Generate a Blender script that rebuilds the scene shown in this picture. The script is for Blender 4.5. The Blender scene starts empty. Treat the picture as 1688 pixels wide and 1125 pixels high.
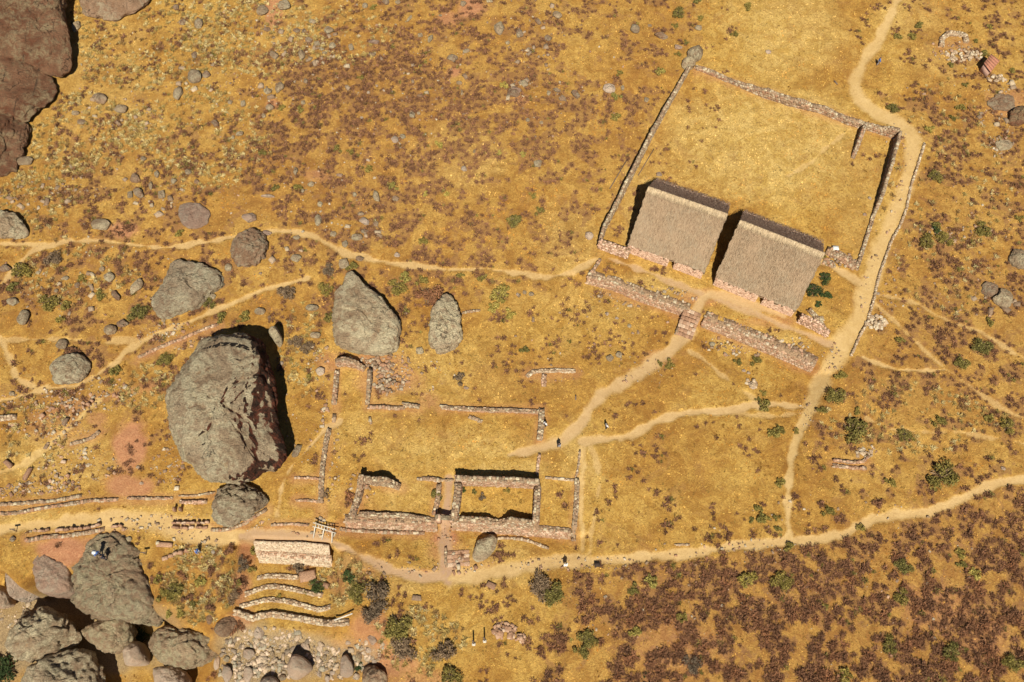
import bpy, math, random
import numpy as np
from mathutils import Vector, Matrix, noise as mn
random.seed(7); RNG = np.random.default_rng(7)
SC = bpy.context.scene; COL = SC.collection
# ------------------------------------------------------------------ camera, light, exposure
F = 1462.0; TILT = math.radians(23); DIST = 121.0
CAM = np.array([0, -DIST*math.sin(TILT), DIST*math.cos(TILT)])
cd = bpy.data.cameras.new('camera'); cam = bpy.data.objects.new('camera', cd); COL.objects.link(cam)
cam.location = CAM; cam.rotation_euler = (TILT, 0, 0)
cd.sensor_width = 36; cd.lens = 36*F/1688; cd.clip_end = 3000; cd.clip_start = 1
SC.camera = cam
SUN_EL = math.radians(56); SUN_AZ = math.radians(1.5)      # sun stands in the south, shadows fall north
w = bpy.data.worlds.new('World'); SC.world = w; w.use_nodes = True
wn = w.node_tree; sky = wn.nodes.new('ShaderNodeTexSky'); sky.sky_type = 'NISHITA'; sky.sun_disc = False
sky.sun_elevation = SUN_EL; sky.sun_rotation = math.pi+SUN_AZ; sky.altitude = 3500
wn.links.new(sky.outputs[0], wn.nodes['Background'].inputs[0]); wn.nodes['Background'].inputs[1].default_value = 0.05
sl = bpy.data.lights.new('sun', 'SUN'); sl.energy = 5.0; sl.angle = math.radians(0.5); sl.color = (1, .965, .83)
so = bpy.data.objects.new('sun', sl); COL.objects.link(so)
so.rotation_euler = (math.radians(90)-SUN_EL, 0, SUN_AZ)
vs = SC.view_settings; vs.view_transform = 'Standard'; vs.look = 'None'; vs.gamma = 1; vs.use_curve_mapping = False
vs.exposure = 0.25
SC.render.engine = 'CYCLES'

# ------------------------------------------------------------------ camera model: pixel of the survey photo -> ground plane
cT, sT = math.cos(TILT), math.sin(TILT)
def W(px, py, z=0.0):
    px = np.asarray(px, float); py = np.asarray(py, float)
    dx = (px-844)/F; dy = -(py-562.5)/F
    y = dy*cT+sT; zz = dy*sT-cT
    t = (z-CAM[2])/zz
    return CAM[0]+t*dx, CAM[1]+t*y
def PX(X, Y, Z=0.0):
    dy = Y-CAM[1]; dz = Z-CAM[2]
    cy = dy*cT+dz*sT; cz = -dy*sT+dz*cT
    return 844+F*X/(-cz), 562.5-F*cy/(-cz)
# ------------------------------------------------------------------ noise
def vnoise(X, Y, s, seed):
    x = np.asarray(X)/s; y = np.asarray(Y)/s
    xi = np.floor(x).astype(np.int64); yi = np.floor(y).astype(np.int64)
    fx = x-xi; fy = y-yi; fx = fx*fx*(3-2*fx); fy = fy*fy*(3-2*fy)
    def h(a, b):
        n = (a*374761393+b*668265263+seed*1442695041) & 0xffffffff
        n = ((n ^ (n >> 13))*1274126177) & 0xffffffff
        n = n ^ (n >> 16)
        return (n & 0xffffff)/float(0xffffff)
    return (h(xi, yi)*(1-fx)+h(xi+1, yi)*fx)*(1-fy)+(h(xi, yi+1)*(1-fx)+h(xi+1, yi+1)*fx)*fy
def fbm(X, Y, s, seed, oct=4, g=.5):
    a = 0; am = 1; t = 0
    for i in range(oct):
        a = a+am*vnoise(X+17*i, Y-9*i, s/2**i, seed+i); t += am; am *= g
    return a/t
def sst(x, a, b):
    t = np.clip((x-a)/(b-a), 0, 1); return t*t*(3-2*t)
def seg_dist(X, Y, P, wid=None):
    """distance to polyline P (n,2), returns dist, signed side, width, position along"""
    best = np.full(np.shape(X), 1e9); side = np.zeros_like(best); ww = np.zeros_like(best)
    for i in range(len(P)-1):
        ax, ay = P[i]; bx, by = P[i+1]
        ux, uy = bx-ax, by-ay; L2 = ux*ux+uy*uy+1e-9
        t = np.clip(((X-ax)*ux+(Y-ay)*uy)/L2, 0, 1)
        ex = X-(ax+t*ux); ey = Y-(ay+t*uy)
        d = np.hypot(ex, ey); m = d < best
        best = np.where(m, d, best)
        side = np.where(m, np.sign(ux*ey-uy*ex), side)
        if wid is not None: ww = np.where(m, wid[i]*(1-t)+wid[i+1]*t, ww)
    return best, side, ww
def poly_sd(X, Y, P):
    """signed distance to polygon, negative inside"""
    d, _, _ = seg_dist(X, Y, list(P)+[P[0]])
    ins = np.zeros(np.shape(X), bool); n = len(P)
    for i in range(n):
        x1, y1 = P[i]; x2, y2 = P[(i+1) % n]
        if y1 == y2: continue
        c = ((y1 > Y) != (y2 > Y)) & (X < (x2-x1)*(Y-y1)/(y2-y1)+x1)
        ins ^= c
    return np.where(ins, -d, d)
def Wp(pts, z=0.0):
    a = np.array(pts, float); x, y = W(a[:, 0], a[:, 1], z); return np.stack([x, y], 1)
# ------------------------------------------------------------------ terrain height
T1 = [(968, 457), (1010, 467), (1060, 487), (1136, 513)]
T2 = [(1160, 527), (1223, 550), (1280, 574), (1344, 603)]
TWL = [(568, 860), (640, 862), (720, 866)]
TWR = [(745, 862), (800, 867), (860, 872), (941, 879)]
TP = [(417, 894), (460, 896), (500, 897), (541, 901)]
DIPS = [(T1, 1.4, 12), (T2, 1.5, 12), (TWL, 1.6, 6), (TWR, 1.8, 6), (TP, 3.3, 16)]
DIPW = [(Wp(p), h, d) for p, h, d in DIPS]
PIT = Wp([(-400, 915), (-60, 925), (2, 940), (30, 968), (60, 940), (108, 936), (125, 960), (170, 975), (238, 985), (255, 1012), (300, 1045), (362, 1080), (372, 1300), (-400, 1300)])
RIV = Wp([(245, 1025), (340, 1028), (392, 1022), (450, 1030), (575, 1040), (640, 1092), (660, 1300), (200, 1300)])
def H(X, Y):
    X = np.asarray(X, float); Y = np.asarray(Y, float)
    z = (fbm(X, Y, 24, 3, 2)-.5)*.9+(fbm(X, Y, 5, 9, 3)-.5)*.35
    flat = sst(-np.maximum(np.abs(X-30)-22, np.abs(Y-22)-24), 0, 6)
    z = z*(1-.8*flat)
    d = np.zeros_like(z)
    for P, h, dec in DIPW:
        dx = P[-1]-P[0]; L = np.hypot(*dx); u = ((X-P[0][0])*dx[0]+(Y-P[0][1])*dx[1])/L
        if np.ndim(X) == 0 or True:
            dd, sd, _ = seg_dist(X, Y, P)
            s = -sd*dd                                       # positive south of the wall line
            lat = sst(u, -3.5, .2)*sst(L-u, -3.5, .2)
            d = np.maximum(d, h*sst(s, -.65, -.12)*np.exp(-np.clip(s, 0, 99)/dec)*lat)
    p = poly_sd(X, Y, PIT); r = poly_sd(X, Y, RIV)
    d = np.maximum(d, 8.0*sst(-p, -.2, .9)); d = np.maximum(d, 3.1*sst(-r, -2.5, 2.5))
    return z-d
def G(px, py, dz=0.0):
    """ground point (x, y, z) seen at a pixel of the photo"""
    z = 0.0
    for _ in range(7):
        x, y = W(px, py, z+dz); z = .5*z+.5*H(x, y) if _ else H(x, y)
    return np.stack([x, y, H(x, y)], -1)
def Gp(pts): a = np.array([(p[0], p[1]) for p in pts], float); return G(a[:, 0], a[:, 1])
MPP = 1/12.1            # metres per photo pixel near the middle
# ------------------------------------------------------------------ object helpers
def tag(o, label=None, cat=None, group=None, kind=None):
    if label: o['label'] = label
    if cat: o['category'] = cat
    if group: o['group'] = group
    if kind: o['kind'] = kind
    return o
def empty(name, loc=(0, 0, 0), rz=0):
    o = bpy.data.objects.new(name, None); COL.objects.link(o); o.location = loc; o.rotation_euler = (0, 0, rz)
    o.empty_display_size = .3; return o
def mesh_np(name, V, Fc, mat=None, col=None, smooth=False, attrs=None):
    """V (n,3); Fc (m,k) array or list of such arrays"""
    if not isinstance(Fc, list): Fc = [Fc]
    Fc = [np.asarray(f, np.int32) for f in Fc if len(f)]
    me = bpy.data.meshes.new(name); V = np.asarray(V, np.float32)
    me.vertices.add(len(V)); me.vertices.foreach_set('co', V.ravel())
    nl = sum(f.size for f in Fc); nf = sum(len(f) for f in Fc)
    me.loops.add(nl); me.loops.foreach_set('vertex_index', np.concatenate([f.ravel() for f in Fc]))
    me.polygons.add(nf)
    tot = np.concatenate([np.full(len(f), f.shape[1], np.int32) for f in Fc])
    st = np.concatenate([[0], np.cumsum(tot)[:-1]]).astype(np.int32)
    me.polygons.foreach_set('loop_start', st); me.polygons.foreach_set('loop_total', tot)
    if smooth: me.polygons.foreach_set('use_smooth', np.ones(nf, bool))
    me.update(calc_edges=True)
    at = dict(attrs or {})
    if col is not None: at['col'] = col
    for k, c in at.items():
        c = np.asarray(c, np.float32)
        if c.shape[1] == 3: c = np.concatenate([c, np.ones((len(c), 1), np.float32)], 1)
        a = me.color_attributes.new(k, 'FLOAT_COLOR', 'POINT'); a.data.foreach_set('color', c.ravel())
    for m in (mat if isinstance(mat, (list, tuple)) else [mat]):
        if m: me.materials.append(m)
    return me
def link(name, me, parent=None, loc=None):
    o = bpy.data.objects.new(name, me); COL.objects.link(o)
    if parent is not None: o.parent = parent
    if loc is not None: o.location = loc
    return o
def copy_tree(o, parent=None):
    c = o.copy(); COL.objects.link(c); c.parent = parent
    for ch in list(o.children):
        copy_tree(ch, c)
    return c
# ------------------------------------------------------------------ labels
LM = [('the giant split boulder', 370, 665), ('the teardrop boulder', 605, 515), ('the narrow upright boulder', 735, 530), ('the left thatched house', 1115, 385),
      ('the right thatched house', 1268, 435), ('the roofless stone room', 820, 822), ('the curved stone terraces', 480, 985), ('the pitted slab boulder', 312, 475),
      ('the dark cliff rock', 55, 90), ('the horseshoe stone ruin', 1572, 85), ('the enclosure corner rock', 1140, 95), ('the small stone staircase', 1132, 540),
      ('the road bend', 1420, 130), ('the broken low bench wall', 1400, 762), ('the foot of the road', 1300, 885), ('the boulder chasm', 110, 1040), ('the red hut', 1625, 115),
      ('the two poles', 788, 1050), ('the large bare knoll boulder', 180, 945), ('the oval boulder', 797, 905), ('the domed river boulder', 493, 1100), ('the timber frame', 533, 876), ('the tall walled ruin corner', 580, 610),
      ('the tallest dark bush', 1549, 786), ('the round lone rock', 970, 388), ('the low lichened outcrop', 1650, 495), ('the lower left slab path', 110, 850), ('the pink flat rock', 317, 352),
      ('the stone T ruin', 910, 618), ('the lower footpath', 1130, 912), ('the trail junction', 1320, 670), ('the right-hand frame edge', 1688, 950), ('the top frame edge', 640, 0)]
USED = {}
def rel(px, py, lx, ly):
    dx, dy = px-lx, py-ly; d = math.hypot(dx, dy)
    pre = 'just ' if d < 70 else ('' if d < 150 else 'well ')
    a = math.degrees(math.atan2(-dy, dx)) % 360
    k = int((a+22.5)//45) % 8
    return pre+['right of', 'above right of', 'above', 'above left of', 'left of', 'below left of', 'below', 'below right of'][k]
def autolabel(desc, px, py, extra=()):
    order = sorted(LM, key=lambda l: math.hypot(px-l[1], py-l[2]))
    order = [l for l in order if math.hypot(px-l[1], py-l[2]) > 6]
    for d in [desc]+list(extra):
        base = '%s %s %s' % (d, rel(px, py, order[0][1], order[0][2]), order[0][0])
        if base not in USED and len(base.split()) <= 16: USED[base] = 1; return base
    for j in range(1, 7):
        for d in [desc]+list(extra):
            l = order[j]; s = '%s %s %s' % (d, rel(px, py, l[1], l[2]), l[0])
            if s not in USED and len(s.split()) <= 16: USED[s] = 1; return s
    return base
# ------------------------------------------------------------------ materials
def new_mat(name):
    m = bpy.data.materials.new(name); m.use_nodes = True; n = m.node_tree
    b = n.nodes['Principled BSDF']; b.inputs['Roughness'].default_value = .95
    b.inputs['Specular IOR Level'].default_value = .15
    return m, n, b
class NB:
    """tiny node builder"""
    def __init__(s, n): s.n = n; s.tc = n.nodes.new('ShaderNodeNewGeometry').outputs['Position']
    def node(s, t, **k):
        x = s.n.nodes.new(t)
        for a, v in k.items(): setattr(x, a, v)
        return x
    def put(s, sock, v):
        if isinstance(v, bpy.types.NodeSocket): s.n.links.new(v, sock)
        elif v is not None:
            if isinstance(v, (tuple, list)) and len(v) == 3 and sock.type == 'RGBA': v = (*v, 1)
            sock.default_value = v
    def noise(s, sc, det=4, rough=.6, dist=0, vec=None):
        x = s.node('ShaderNodeTexNoise'); s.put(x.inputs['Vector'], vec or s.tc); x.inputs['Scale'].default_value = sc
        x.inputs['Detail'].default_value = det; x.inputs['Roughness'].default_value = rough; x.inputs['Distortion'].default_value = dist
        return x.outputs[0]
    def ramp(s, v, a, b, lo=0., hi=1.):
        x = s.node('ShaderNodeMapRange', interpolation_type='SMOOTHSTEP'); s.put(x.inputs[0], v)
        x.inputs[1].default_value = a; x.inputs[2].default_value = b; x.inputs[3].default_value = lo; x.inputs[4].default_value = hi
        return x.outputs[0]
    def mix(s, f, a, b, mode='MIX'):
        x = s.node('ShaderNodeMix', data_type='RGBA', blend_type=mode)
        s.put(x.inputs[0], f); s.put(x.inputs[6], a); s.put(x.inputs[7], b); return x.outputs[2]
    def math(s, op, a, b=None):
        x = s.node('ShaderNodeMath', operation=op); s.put(x.inputs[0], a)
        if b is not None: s.put(x.inputs[1], b)
        return x.outputs[0]
    def attr(s, name): x = s.node('ShaderNodeAttribute', attribute_name=name); return x
    def sep(s, c): x = s.node('ShaderNodeSeparateColor'); s.put(x.inputs[0], c); return x.outputs
    def mapping(s, scale, rot=(0, 0, 0), vec=None):
        x = s.node('ShaderNodeMapping'); s.put(x.inputs[0], vec or s.tc); x.inputs['Scale'].default_value = scale; x.inputs['Rotation'].default_value = rot
        return x.outputs[0]
    def bump(s, h, strength, dist, nrm=None):
        x = s.node('ShaderNodeBump'); x.inputs['Strength'].default_value = strength; x.inputs['Distance'].default_value = dist
        s.put(x.inputs['Height'], h)
        if nrm: s.put(x.inputs['Normal'], nrm)
        return x.outputs[0]

def ground_material():
    m, n, b = new_mat('dry_ground'); N = NB(n)
    A = N.sep(N.attr('ma').outputs['Color']); B = N.sep(N.attr('mb').outputs['Color'])
    big = N.noise(.07, 4, .55); mid = N.noise(.45, 6, .7, 1.0); fine = N.noise(1.9, 7, .76, 2.2); vf = N.noise(7, 3, .7)
    fib = N.noise(1.4, 6, .8, 3.5, vec=N.mapping((1.0, 2.1, 1.0), (0, 0, .6)))
    straw = N.mix(N.ramp(mid, .36, .64), (.46, .25, .048), (.66, .41, .105))
    ochre = N.mix(N.ramp(mid, .36, .64), (.33, .150, .028), (.52, .275, .055))
    g = N.mix(N.ramp(big, .40, .62), straw, ochre)
    g = N.mix(N.math('MULTIPLY', B[1], .85), g, N.mix(N.ramp(mid, .35, .65), (.58, .37, .095), (.76, .53, .185)))
    soil = N.mix(N.ramp(mid, .35, .62), (.34, .15, .042), (.53, .285, .072))
    g = N.mix(N.math('MULTIPLY', A[2], .9), g, soil)
    # clumps of dry grass, lighter and darker, with a combed grain
    g = N.mix(N.ramp(fine, .36, .58, .7, 0), g, (.25, .115, .028))
    g = N.mix(N.ramp(fib, .36, .50, .5, 0), g, (.20, .10, .032))
    g = N.mix(N.ramp(fib, .54, .74, 0, .5), g, (.76, .55, .21))
    patch = N.noise(.22, 5, .7, 1.4)
    g = N.mix(N.math('MULTIPLY', N.ramp(patch, .54, .66), N.math('ADD', .18, N.math('MULTIPLY', A[2], .45))), g, (.27, .13, .065))
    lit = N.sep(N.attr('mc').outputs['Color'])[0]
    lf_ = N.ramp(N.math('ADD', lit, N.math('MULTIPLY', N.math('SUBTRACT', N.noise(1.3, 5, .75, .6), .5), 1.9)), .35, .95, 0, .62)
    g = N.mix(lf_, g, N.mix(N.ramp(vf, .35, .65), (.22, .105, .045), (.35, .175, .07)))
    red = N.mix(N.ramp(fine, .35, .7), (.42, .17, .085), (.58, .29, .15))
    g = N.mix(A[1], g, red)
    grav = N.mix(N.ramp(vf, .3, .7), (.22, .145, .075), (.46, .32, .165))
    g = N.mix(B[0], g, grav)
    path = N.mix(N.ramp(mid, .3, .7), (.54, .35, .125), (.64, .435, .18))
    path = N.mix(B[2], path, (.43, .265, .165))
    path = N.mix(N.ramp(fine, .34, .58, .42, 0), path, (.36, .20, .085))
    path = N.mix(N.ramp(N.noise(.9, 5, .75, 1.5), .52, .66, 0, .5), path, (.46, .285, .12))
    g = N.mix(N.ramp(N.math('ADD', A[0], N.math('MULTIPLY', N.math('SUBTRACT', fine, .5), .9)), .10, .95), g, path)
    n.links.new(g, b.inputs['Base Color'])
    rough = N.math('SUBTRACT', 1.0, N.math('MULTIPLY', A[0], .75))
    hgt = N.math('ADD', N.math('MULTIPLY', fine, 1.0), N.math('MULTIPLY', vf, .35))
    n.links.new(N.bump(N.math('MULTIPLY', hgt, rough), .9, .22), b.inputs['Normal'])
    return m
def rock_material(name, c1, c2, lich, lich_amt=.5, dark=(.09, .055, .035), dark_amt=.4, scale=1.0, grain=1.0):
    m, n, b = new_mat(name); N = NB(n)
    big = N.noise(.35*scale, 4, .6, .4); mid = N.noise(1.6*scale, 5, .68, .5); fine = N.noise(7*scale, 5, .75)
    c = N.mix(N.ramp(big, .38, .62), c1, c2)
    lz = N.noise(.22*scale, 5, .7, 1.2)
    c = N.mix(N.math('MULTIPLY', N.math('MULTIPLY', N.ramp(mid, .42-.1*lich_amt, .62-.1*lich_amt), N.ramp(lz, .40, .58, .12, 1)), min(1, .5+lich_amt*.5)), c, lich)
    st = N.noise(1.1*scale, 5, .7, .8, vec=N.mapping((1.0, .28, .5), (0, 0, .5)))
    c = N.mix(N.math('MULTIPLY', N.ramp(st, .58, .68), dark_amt), c, dark)
    cr = N.node('ShaderNodeTexVoronoi', feature='DISTANCE_TO_EDGE'); cr.inputs['Scale'].default_value = .22*scale
    dv = N.node('ShaderNodeVectorMath', operation='ADD'); n.links.new(N.tc, dv.inputs[0])
    nz = N.node('ShaderNodeTexNoise'); nz.inputs['Scale'].default_value = .7*scale; nz.inputs['Detail'].default_value = 4; n.links.new(N.tc, nz.inputs['Vector'])
    sc_ = N.node('ShaderNodeVectorMath', operation='SCALE'); n.links.new(nz.outputs['Color'], sc_.inputs[0]); sc_.inputs['Scale'].default_value = 3.2/scale
    n.links.new(sc_.outputs[0], dv.inputs[1]); n.links.new(dv.outputs[0], cr.inputs['Vector'])
    ck = N.math('MULTIPLY', N.ramp(cr.outputs['Distance'], 0.0, .012, 1, 0), N.ramp(big, .5, .6))
    c = N.mix(N.math('MULTIPLY', ck, .7), c, (.04, .028, .02))
    grn = N.noise(3.0*scale, 6, .8, .6, vec=N.mapping((1.0, 2.6, 1.4), (0, 0, -.5)))
    c = N.mix(N.ramp(grn, .36, .52, .55*grain, 0), c, (.15, .095, .06))
    c = N.mix(N.ramp(fine, .36, .56, .42*grain, 0), c, (.12, .08, .05))
    c = N.mix(N.ramp(fine, .60, .78, 0, .3), c, (.6, .5, .36))
    pits = N.noise(3.2*scale, 4, .8, .3)
    c = N.mix(N.ramp(pits, .60, .68, 0, .5*grain), c, (.10, .07, .045))
    orn = N.noise(.5*scale, 5, .7, 1.5)
    c = N.mix(N.ramp(orn, .64, .74, 0, .5), c, (.50, .27, .11))
    fr = N.math('ADD', N.sep(N.attr('frac_shade').outputs['Color'])[0], N.math('MULTIPLY', N.math('SUBTRACT', mid, .5), 1.3))
    frac_shade = N.mix(N.ramp(N.noise(.9, 6, .8, 1.0, vec=N.mapping((1, .8, .35))), .42, .66), (.042, .026, .018), (.24, .075, .042))  # dark red fracture mixed with near-black that paints the overhang's shade
    frac_shade = N.mix(N.ramp(fine, .62, .72), frac_shade, (.42, .28, .18))
    c = N.mix(N.math('MULTIPLY', N.ramp(fr, .42, .58), N.ramp(N.sep(N.attr('frac_shade').outputs['Color'])[0], .02, .2)), c, frac_shade)
    oi = N.node('ShaderNodeObjectInfo').outputs['Random']
    c = N.mix(1.0, c, N.mix(oi, (.86, .86, .86), (1.1, 1.07, 1.02)), 'MULTIPLY')
    n.links.new(c, b.inputs['Base Color'])
    h = N.math('ADD', N.math('MULTIPLY', fine, .5), N.math('SUBTRACT', mid, N.math('MULTIPLY', ck, .6)))
    h = N.math('ADD', h, N.math('MULTIPLY', grn, .8))
    n.links.new(N.bump(h, 1.0, .42/scale), b.inputs['Normal'])
    return m
def col_material(name, attr='col', nscale=9, lo=.62, hi=1.2, bump=.05, trans=False):
    m, n, b = new_mat(name); N = NB(n)
    f = N.noise(nscale, 4, .7)
    c = N.mix(1.0, N.attr(attr).outputs['Color'], N.mix(N.ramp(f, .3, .7), (lo,)*3, (hi,)*3), 'MULTIPLY')
    n.links.new(c, b.inputs['Base Color'])
    if bump: n.links.new(N.bump(f, .6, bump), b.inputs['Normal'])
    return m
def flat_material(name, c, nscale=6, var=.25, rough=.9):
    m, n, b = new_mat(name); N = NB(n); f = N.noise(nscale, 4, .65)
    lo = tuple(x*(1-var) for x in c); hi = tuple(min(.9, x*(1+var)) for x in c)
    n.links.new(N.mix(N.ramp(f, .3, .7), lo, hi), b.inputs['Base Color']); b.inputs['Roughness'].default_value = rough
    return m
def leaf_material(name, ca, cb, cc=None):
    m, n, b = new_mat(name); N = NB(n)
    r = N.node('ShaderNodeObjectInfo').outputs['Random']
    f = N.noise(3.5, 3, .7)
    at = N.attr('col').outputs['Color']
    c = N.mix(N.ramp(f, .35, .65), ca, cb); c = N.mix(1.0, c, at, 'MULTIPLY')
    c = N.mix(1.0, c, N.mix(r, (.75, .78, .8), (1.25, 1.15, 1.0)), 'MULTIPLY')
    n.links.new(c, b.inputs['Base Color'])
    return m
M = dict(
 ground=ground_material(),
 rock=rock_material('grey_rock', (.38, .25, .15), (.53, .38, .24), (.70, .59, .38), .6, dark_amt=.5),
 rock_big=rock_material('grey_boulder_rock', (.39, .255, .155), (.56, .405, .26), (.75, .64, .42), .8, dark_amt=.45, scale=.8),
 rock_pink=rock_material('pink_sandstone', (.44, .27, .19), (.54, .36, .26), (.52, .45, .33), .1, dark_amt=.2, grain=.5),
 rock_brown=rock_material('brown_sandstone', (.34, .19, .11), (.44, .27, .17), (.55, .46, .31), .35, dark_amt=.55),
 tan=rock_material('tan_weathered_rock', (.40, .245, .145), (.56, .39, .24), (.62, .54, .33), .5, dark_amt=.3, scale=.8, grain=.8),
 rock_cliff=rock_material('dark_cliff_rock', (.20, .075, .038), (.32, .155, .085), (.46, .37, .21), .3, dark=(.05, .03, .022), dark_amt=.8, scale=.7),
 rock_red=rock_material('fresh_red_fracture', (.20, .06, .035), (.12, .06, .04), (.30, .20, .13), .2, dark=(.03, .02, .016), dark_amt=.9, scale=1.4),
 river=rock_material('pale_river_rock', (.60, .42, .30), (.70, .52, .39), (.55, .48, .36), .1, dark_amt=.15, grain=.3),
 stone=col_material('wall_stone', nscale=7, lo=.6, hi=1.25, bump=.06),
 core=flat_material('wall_rubble_core', (.30, .19, .11), 5, .45),
 shrub=leaf_material('dry_brown_shrub', (.17, .078, .042), (.30, .145, .078)),
 bush=leaf_material('olive_bush_leaves', (.13, .105, .025), (.29, .235, .07)),
 dark=leaf_material('dark_green_leaves', (.035, .055, .018), (.085, .11, .035)),
 yell=leaf_material('yellow_green_leaves', (.22, .18, .04), (.42, .34, .10)),
 twig=leaf_material('grey_brown_twigs', (.15, .10, .065), (.27, .19, .12)),
 grass=col_material('straw_blades', nscale=2, lo=.85, hi=1.15, bump=0),
 thatch=None, wood=flat_material('weathered_wood', (.16, .11, .08), 8, .4), palewood=flat_material('pale_timber', (.62, .54, .43), 9, .2),
 door=flat_material('dark_interior_floor', (.06, .04, .03), 5, .3))

# ------------------------------------------------------------------ painted layout of the land (paths, bare soil, scrub)
PATHS = [
 ('dirt_road', 'pale dirt road curving down the right past the walled enclosure', [(1492,-30,18),(1482,-5,18),(1462,40,20),(1445,70,23),(1422,105,26),(1410,140,28),(1417,166,30),(1446,188,32),(1482,202,34),(1507,232,36),(1502,280,32),(1484,330,32),(1464,380,30),(1446,430,33),(1430,480,36),(1415,530,36),(1385,578,38),(1360,620,30),(1336,670,24),(1318,710,16),(1303,760,12),(1298,830,12),(1302,888,14)], .15),
 ('footpath', 'short dusty path from the right thatched house to the road', [(1345,428,9),(1372,440,11),(1400,455,12),(1432,476,14)], .3),
 ('lower_footpath', 'long pale footpath crossing the lower part of the hillside', [(1720,785,9),(1688,790,10),(1640,800,11),(1600,815,12),(1560,835,13),(1520,846,13),(1480,850,15),(1440,855,15),(1390,880,14),(1345,890,14),(1302,893,14),(1230,899,13),(1150,911,15),(1090,916,15),(1020,922,17),(950,926,20),(890,930,22),(840,940,26),(790,948,26),(740,955,16)], .25),
 ('bare_trail', 'reddish bare trail running below the terrace wall', [(745,955,14),(700,952,16),(660,945,15),(620,930,14),(590,915,11),(560,900,10),(540,890,12),(510,884,18),(470,882,20),(430,882,18),(395,884,20)], .8),
 ('bare_path', 'broad straw coloured bare path entering from the left edge below the stone rows', [(400,883,20),(350,884,30),(310,875,36),(270,862,38),(215,856,32),(150,856,26),(100,862,20),(50,868,18),(-30,876,14)], .2),
 ('courtyard_path', 'pinkish bare path through the doorway in the terrace wall', [(738,960,18),(735,920,22),(732,895,26),(734,875,20),(736,850,20),(738,820,17),(742,790,16)], 1.0),
 ('centre_trail', 'worn pink trail from the staircase down to the ruined courtyard', [(1290,520,14),(1240,503,16),(1200,490,18),(1165,487,20),(1152,505,16),(1140,530,26),(1128,555,28),(1108,575,20),(1085,592,26),(1060,612,24),(1030,630,22),(1000,645,20),(975,670,17),(957,698,20),(930,725,26),(895,738,20),(865,745,12),(840,750,7)], .45),
 ('front_path', 'narrow dirt path along the fronts of the thatched houses', [(988,420,8),(1020,432,9),(1070,450,9),(1110,467,10),(1150,482,12),(1180,492,14),(1230,510,16),(1280,532,12),(1330,552,10),(1370,570,14)], .7),
 ('upper_footpath', 'thin winding footpath crossing above the boulders', [(990,424,7),(975,430,8),(945,448,9),(900,458,9),(860,451,8),(800,443,7),(740,445,7),(690,440,8),(650,434,8),(615,428,9),(575,418,12),(545,405,10),(520,390,8),(490,382,8),(440,383,7),(400,388,8),(340,400,8),(270,409,8),(220,404,8),(170,397,8),(110,398,8),(60,410,9),(35,430,9),(12,455,9),(-20,500,9)], .25),
 ('footpath', 'thin pale footpath entering left above the dark scrub', [(-20,404,8),(30,402,8),(75,402,8)], .2),
 ('middle_footpath', 'thin pale footpath passing behind the giant boulder', [(505,460,8),(470,468,8),(435,478,8),(400,492,8),(340,518,9),(290,540,9),(240,560,9),(210,577,8),(190,598,8),(160,618,9),(125,637,9),(80,640,7),(40,652,7),(-20,665,7)], .2),
 ('footpath', 'faint trail bending down the left edge beside the square boulder', [(-10,545,7),(6,572,8),(18,595,8),(25,622,8),(52,638,8)], .2),
 ('footpath', 'faint level trail above the square boulder', [(0,561,6),(60,559,6),(120,560,5),(170,565,6),(235,560,6)], .2),
 ('footpath', 'straight thin trail dropping from the staircase across the meadow', [(1135,578,7),(1160,592,6),(1190,618,6),(1225,645,7),(1250,660,12)], .2),
 ('meadow_trail', 'pale trail curving across the meadow to the road', [(960,728,14),(1005,724,11),(1040,718,11),(1070,700,12),(1100,686,12),(1140,680,10),(1200,677,9),(1245,668,12),(1290,668,9),(1330,672,10)], .35),
 ('footpath', 'second faint strand of the meadow trail beside the bushes', [(1200,678,5),(1240,684,6),(1290,686,6),(1325,680,6)], .2),
 ('footpath', 'thin vertical trail from the meadow to the lower footpath', [(975,738,7),(984,765,6),(988,800,6),(982,840,6),(975,880,8),(973,918,10)], .2),
 ('footpath', 'faint wide trail beside the right ruin wall', [(960,740,9),(960,800,8),(958,850,7),(962,905,8)], .1),
 ('footpath', 'thin trail rising right from the roadside wall, uppermost', [(1450,487,5),(1480,492,6),(1515,503,6),(1545,520,6),(1570,532,5),(1620,548,5),(1660,575,5),(1710,605,5)], .2),
 ('footpath', 'thin trail slanting right below the uppermost one', [(1443,500,5),(1470,525,5),(1500,555,6),(1535,588,6),(1560,610,8),(1590,630,7),(1630,660,7),(1665,680,7),(1710,700,7)], .2),
 ('footpath', 'short thin trail joining the slanting trail from the road', [(1410,582,6),(1440,597,7),(1480,610,6),(1520,611,5),(1558,610,6)], .2),
 ('footpath', 'faint trail crossing the scrub toward the right edge', [(1430,690,3),(1470,708,4),(1520,713,5),(1580,712,5),(1640,722,5),(1710,736,5)], .2),
 ('footpath', 'faint trail inside the walled enclosure', [(1402,214,5),(1378,230,6),(1358,248,6),(1338,268,7),(1300,290,6)], .1),
 ('footpath', 'short trail from the ruined wall gap toward the giant boulder', [(560,695,5),(538,706,7),(510,738,6),(480,770,6),(465,800,8),(455,850,8)], .3),
 ('footpath', 'pale worn strip across the open ground left of the giant boulder', [(160,660,8),(120,700,8),(80,735,8),(40,765,10),(-20,785,10)], .0),
]
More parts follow.
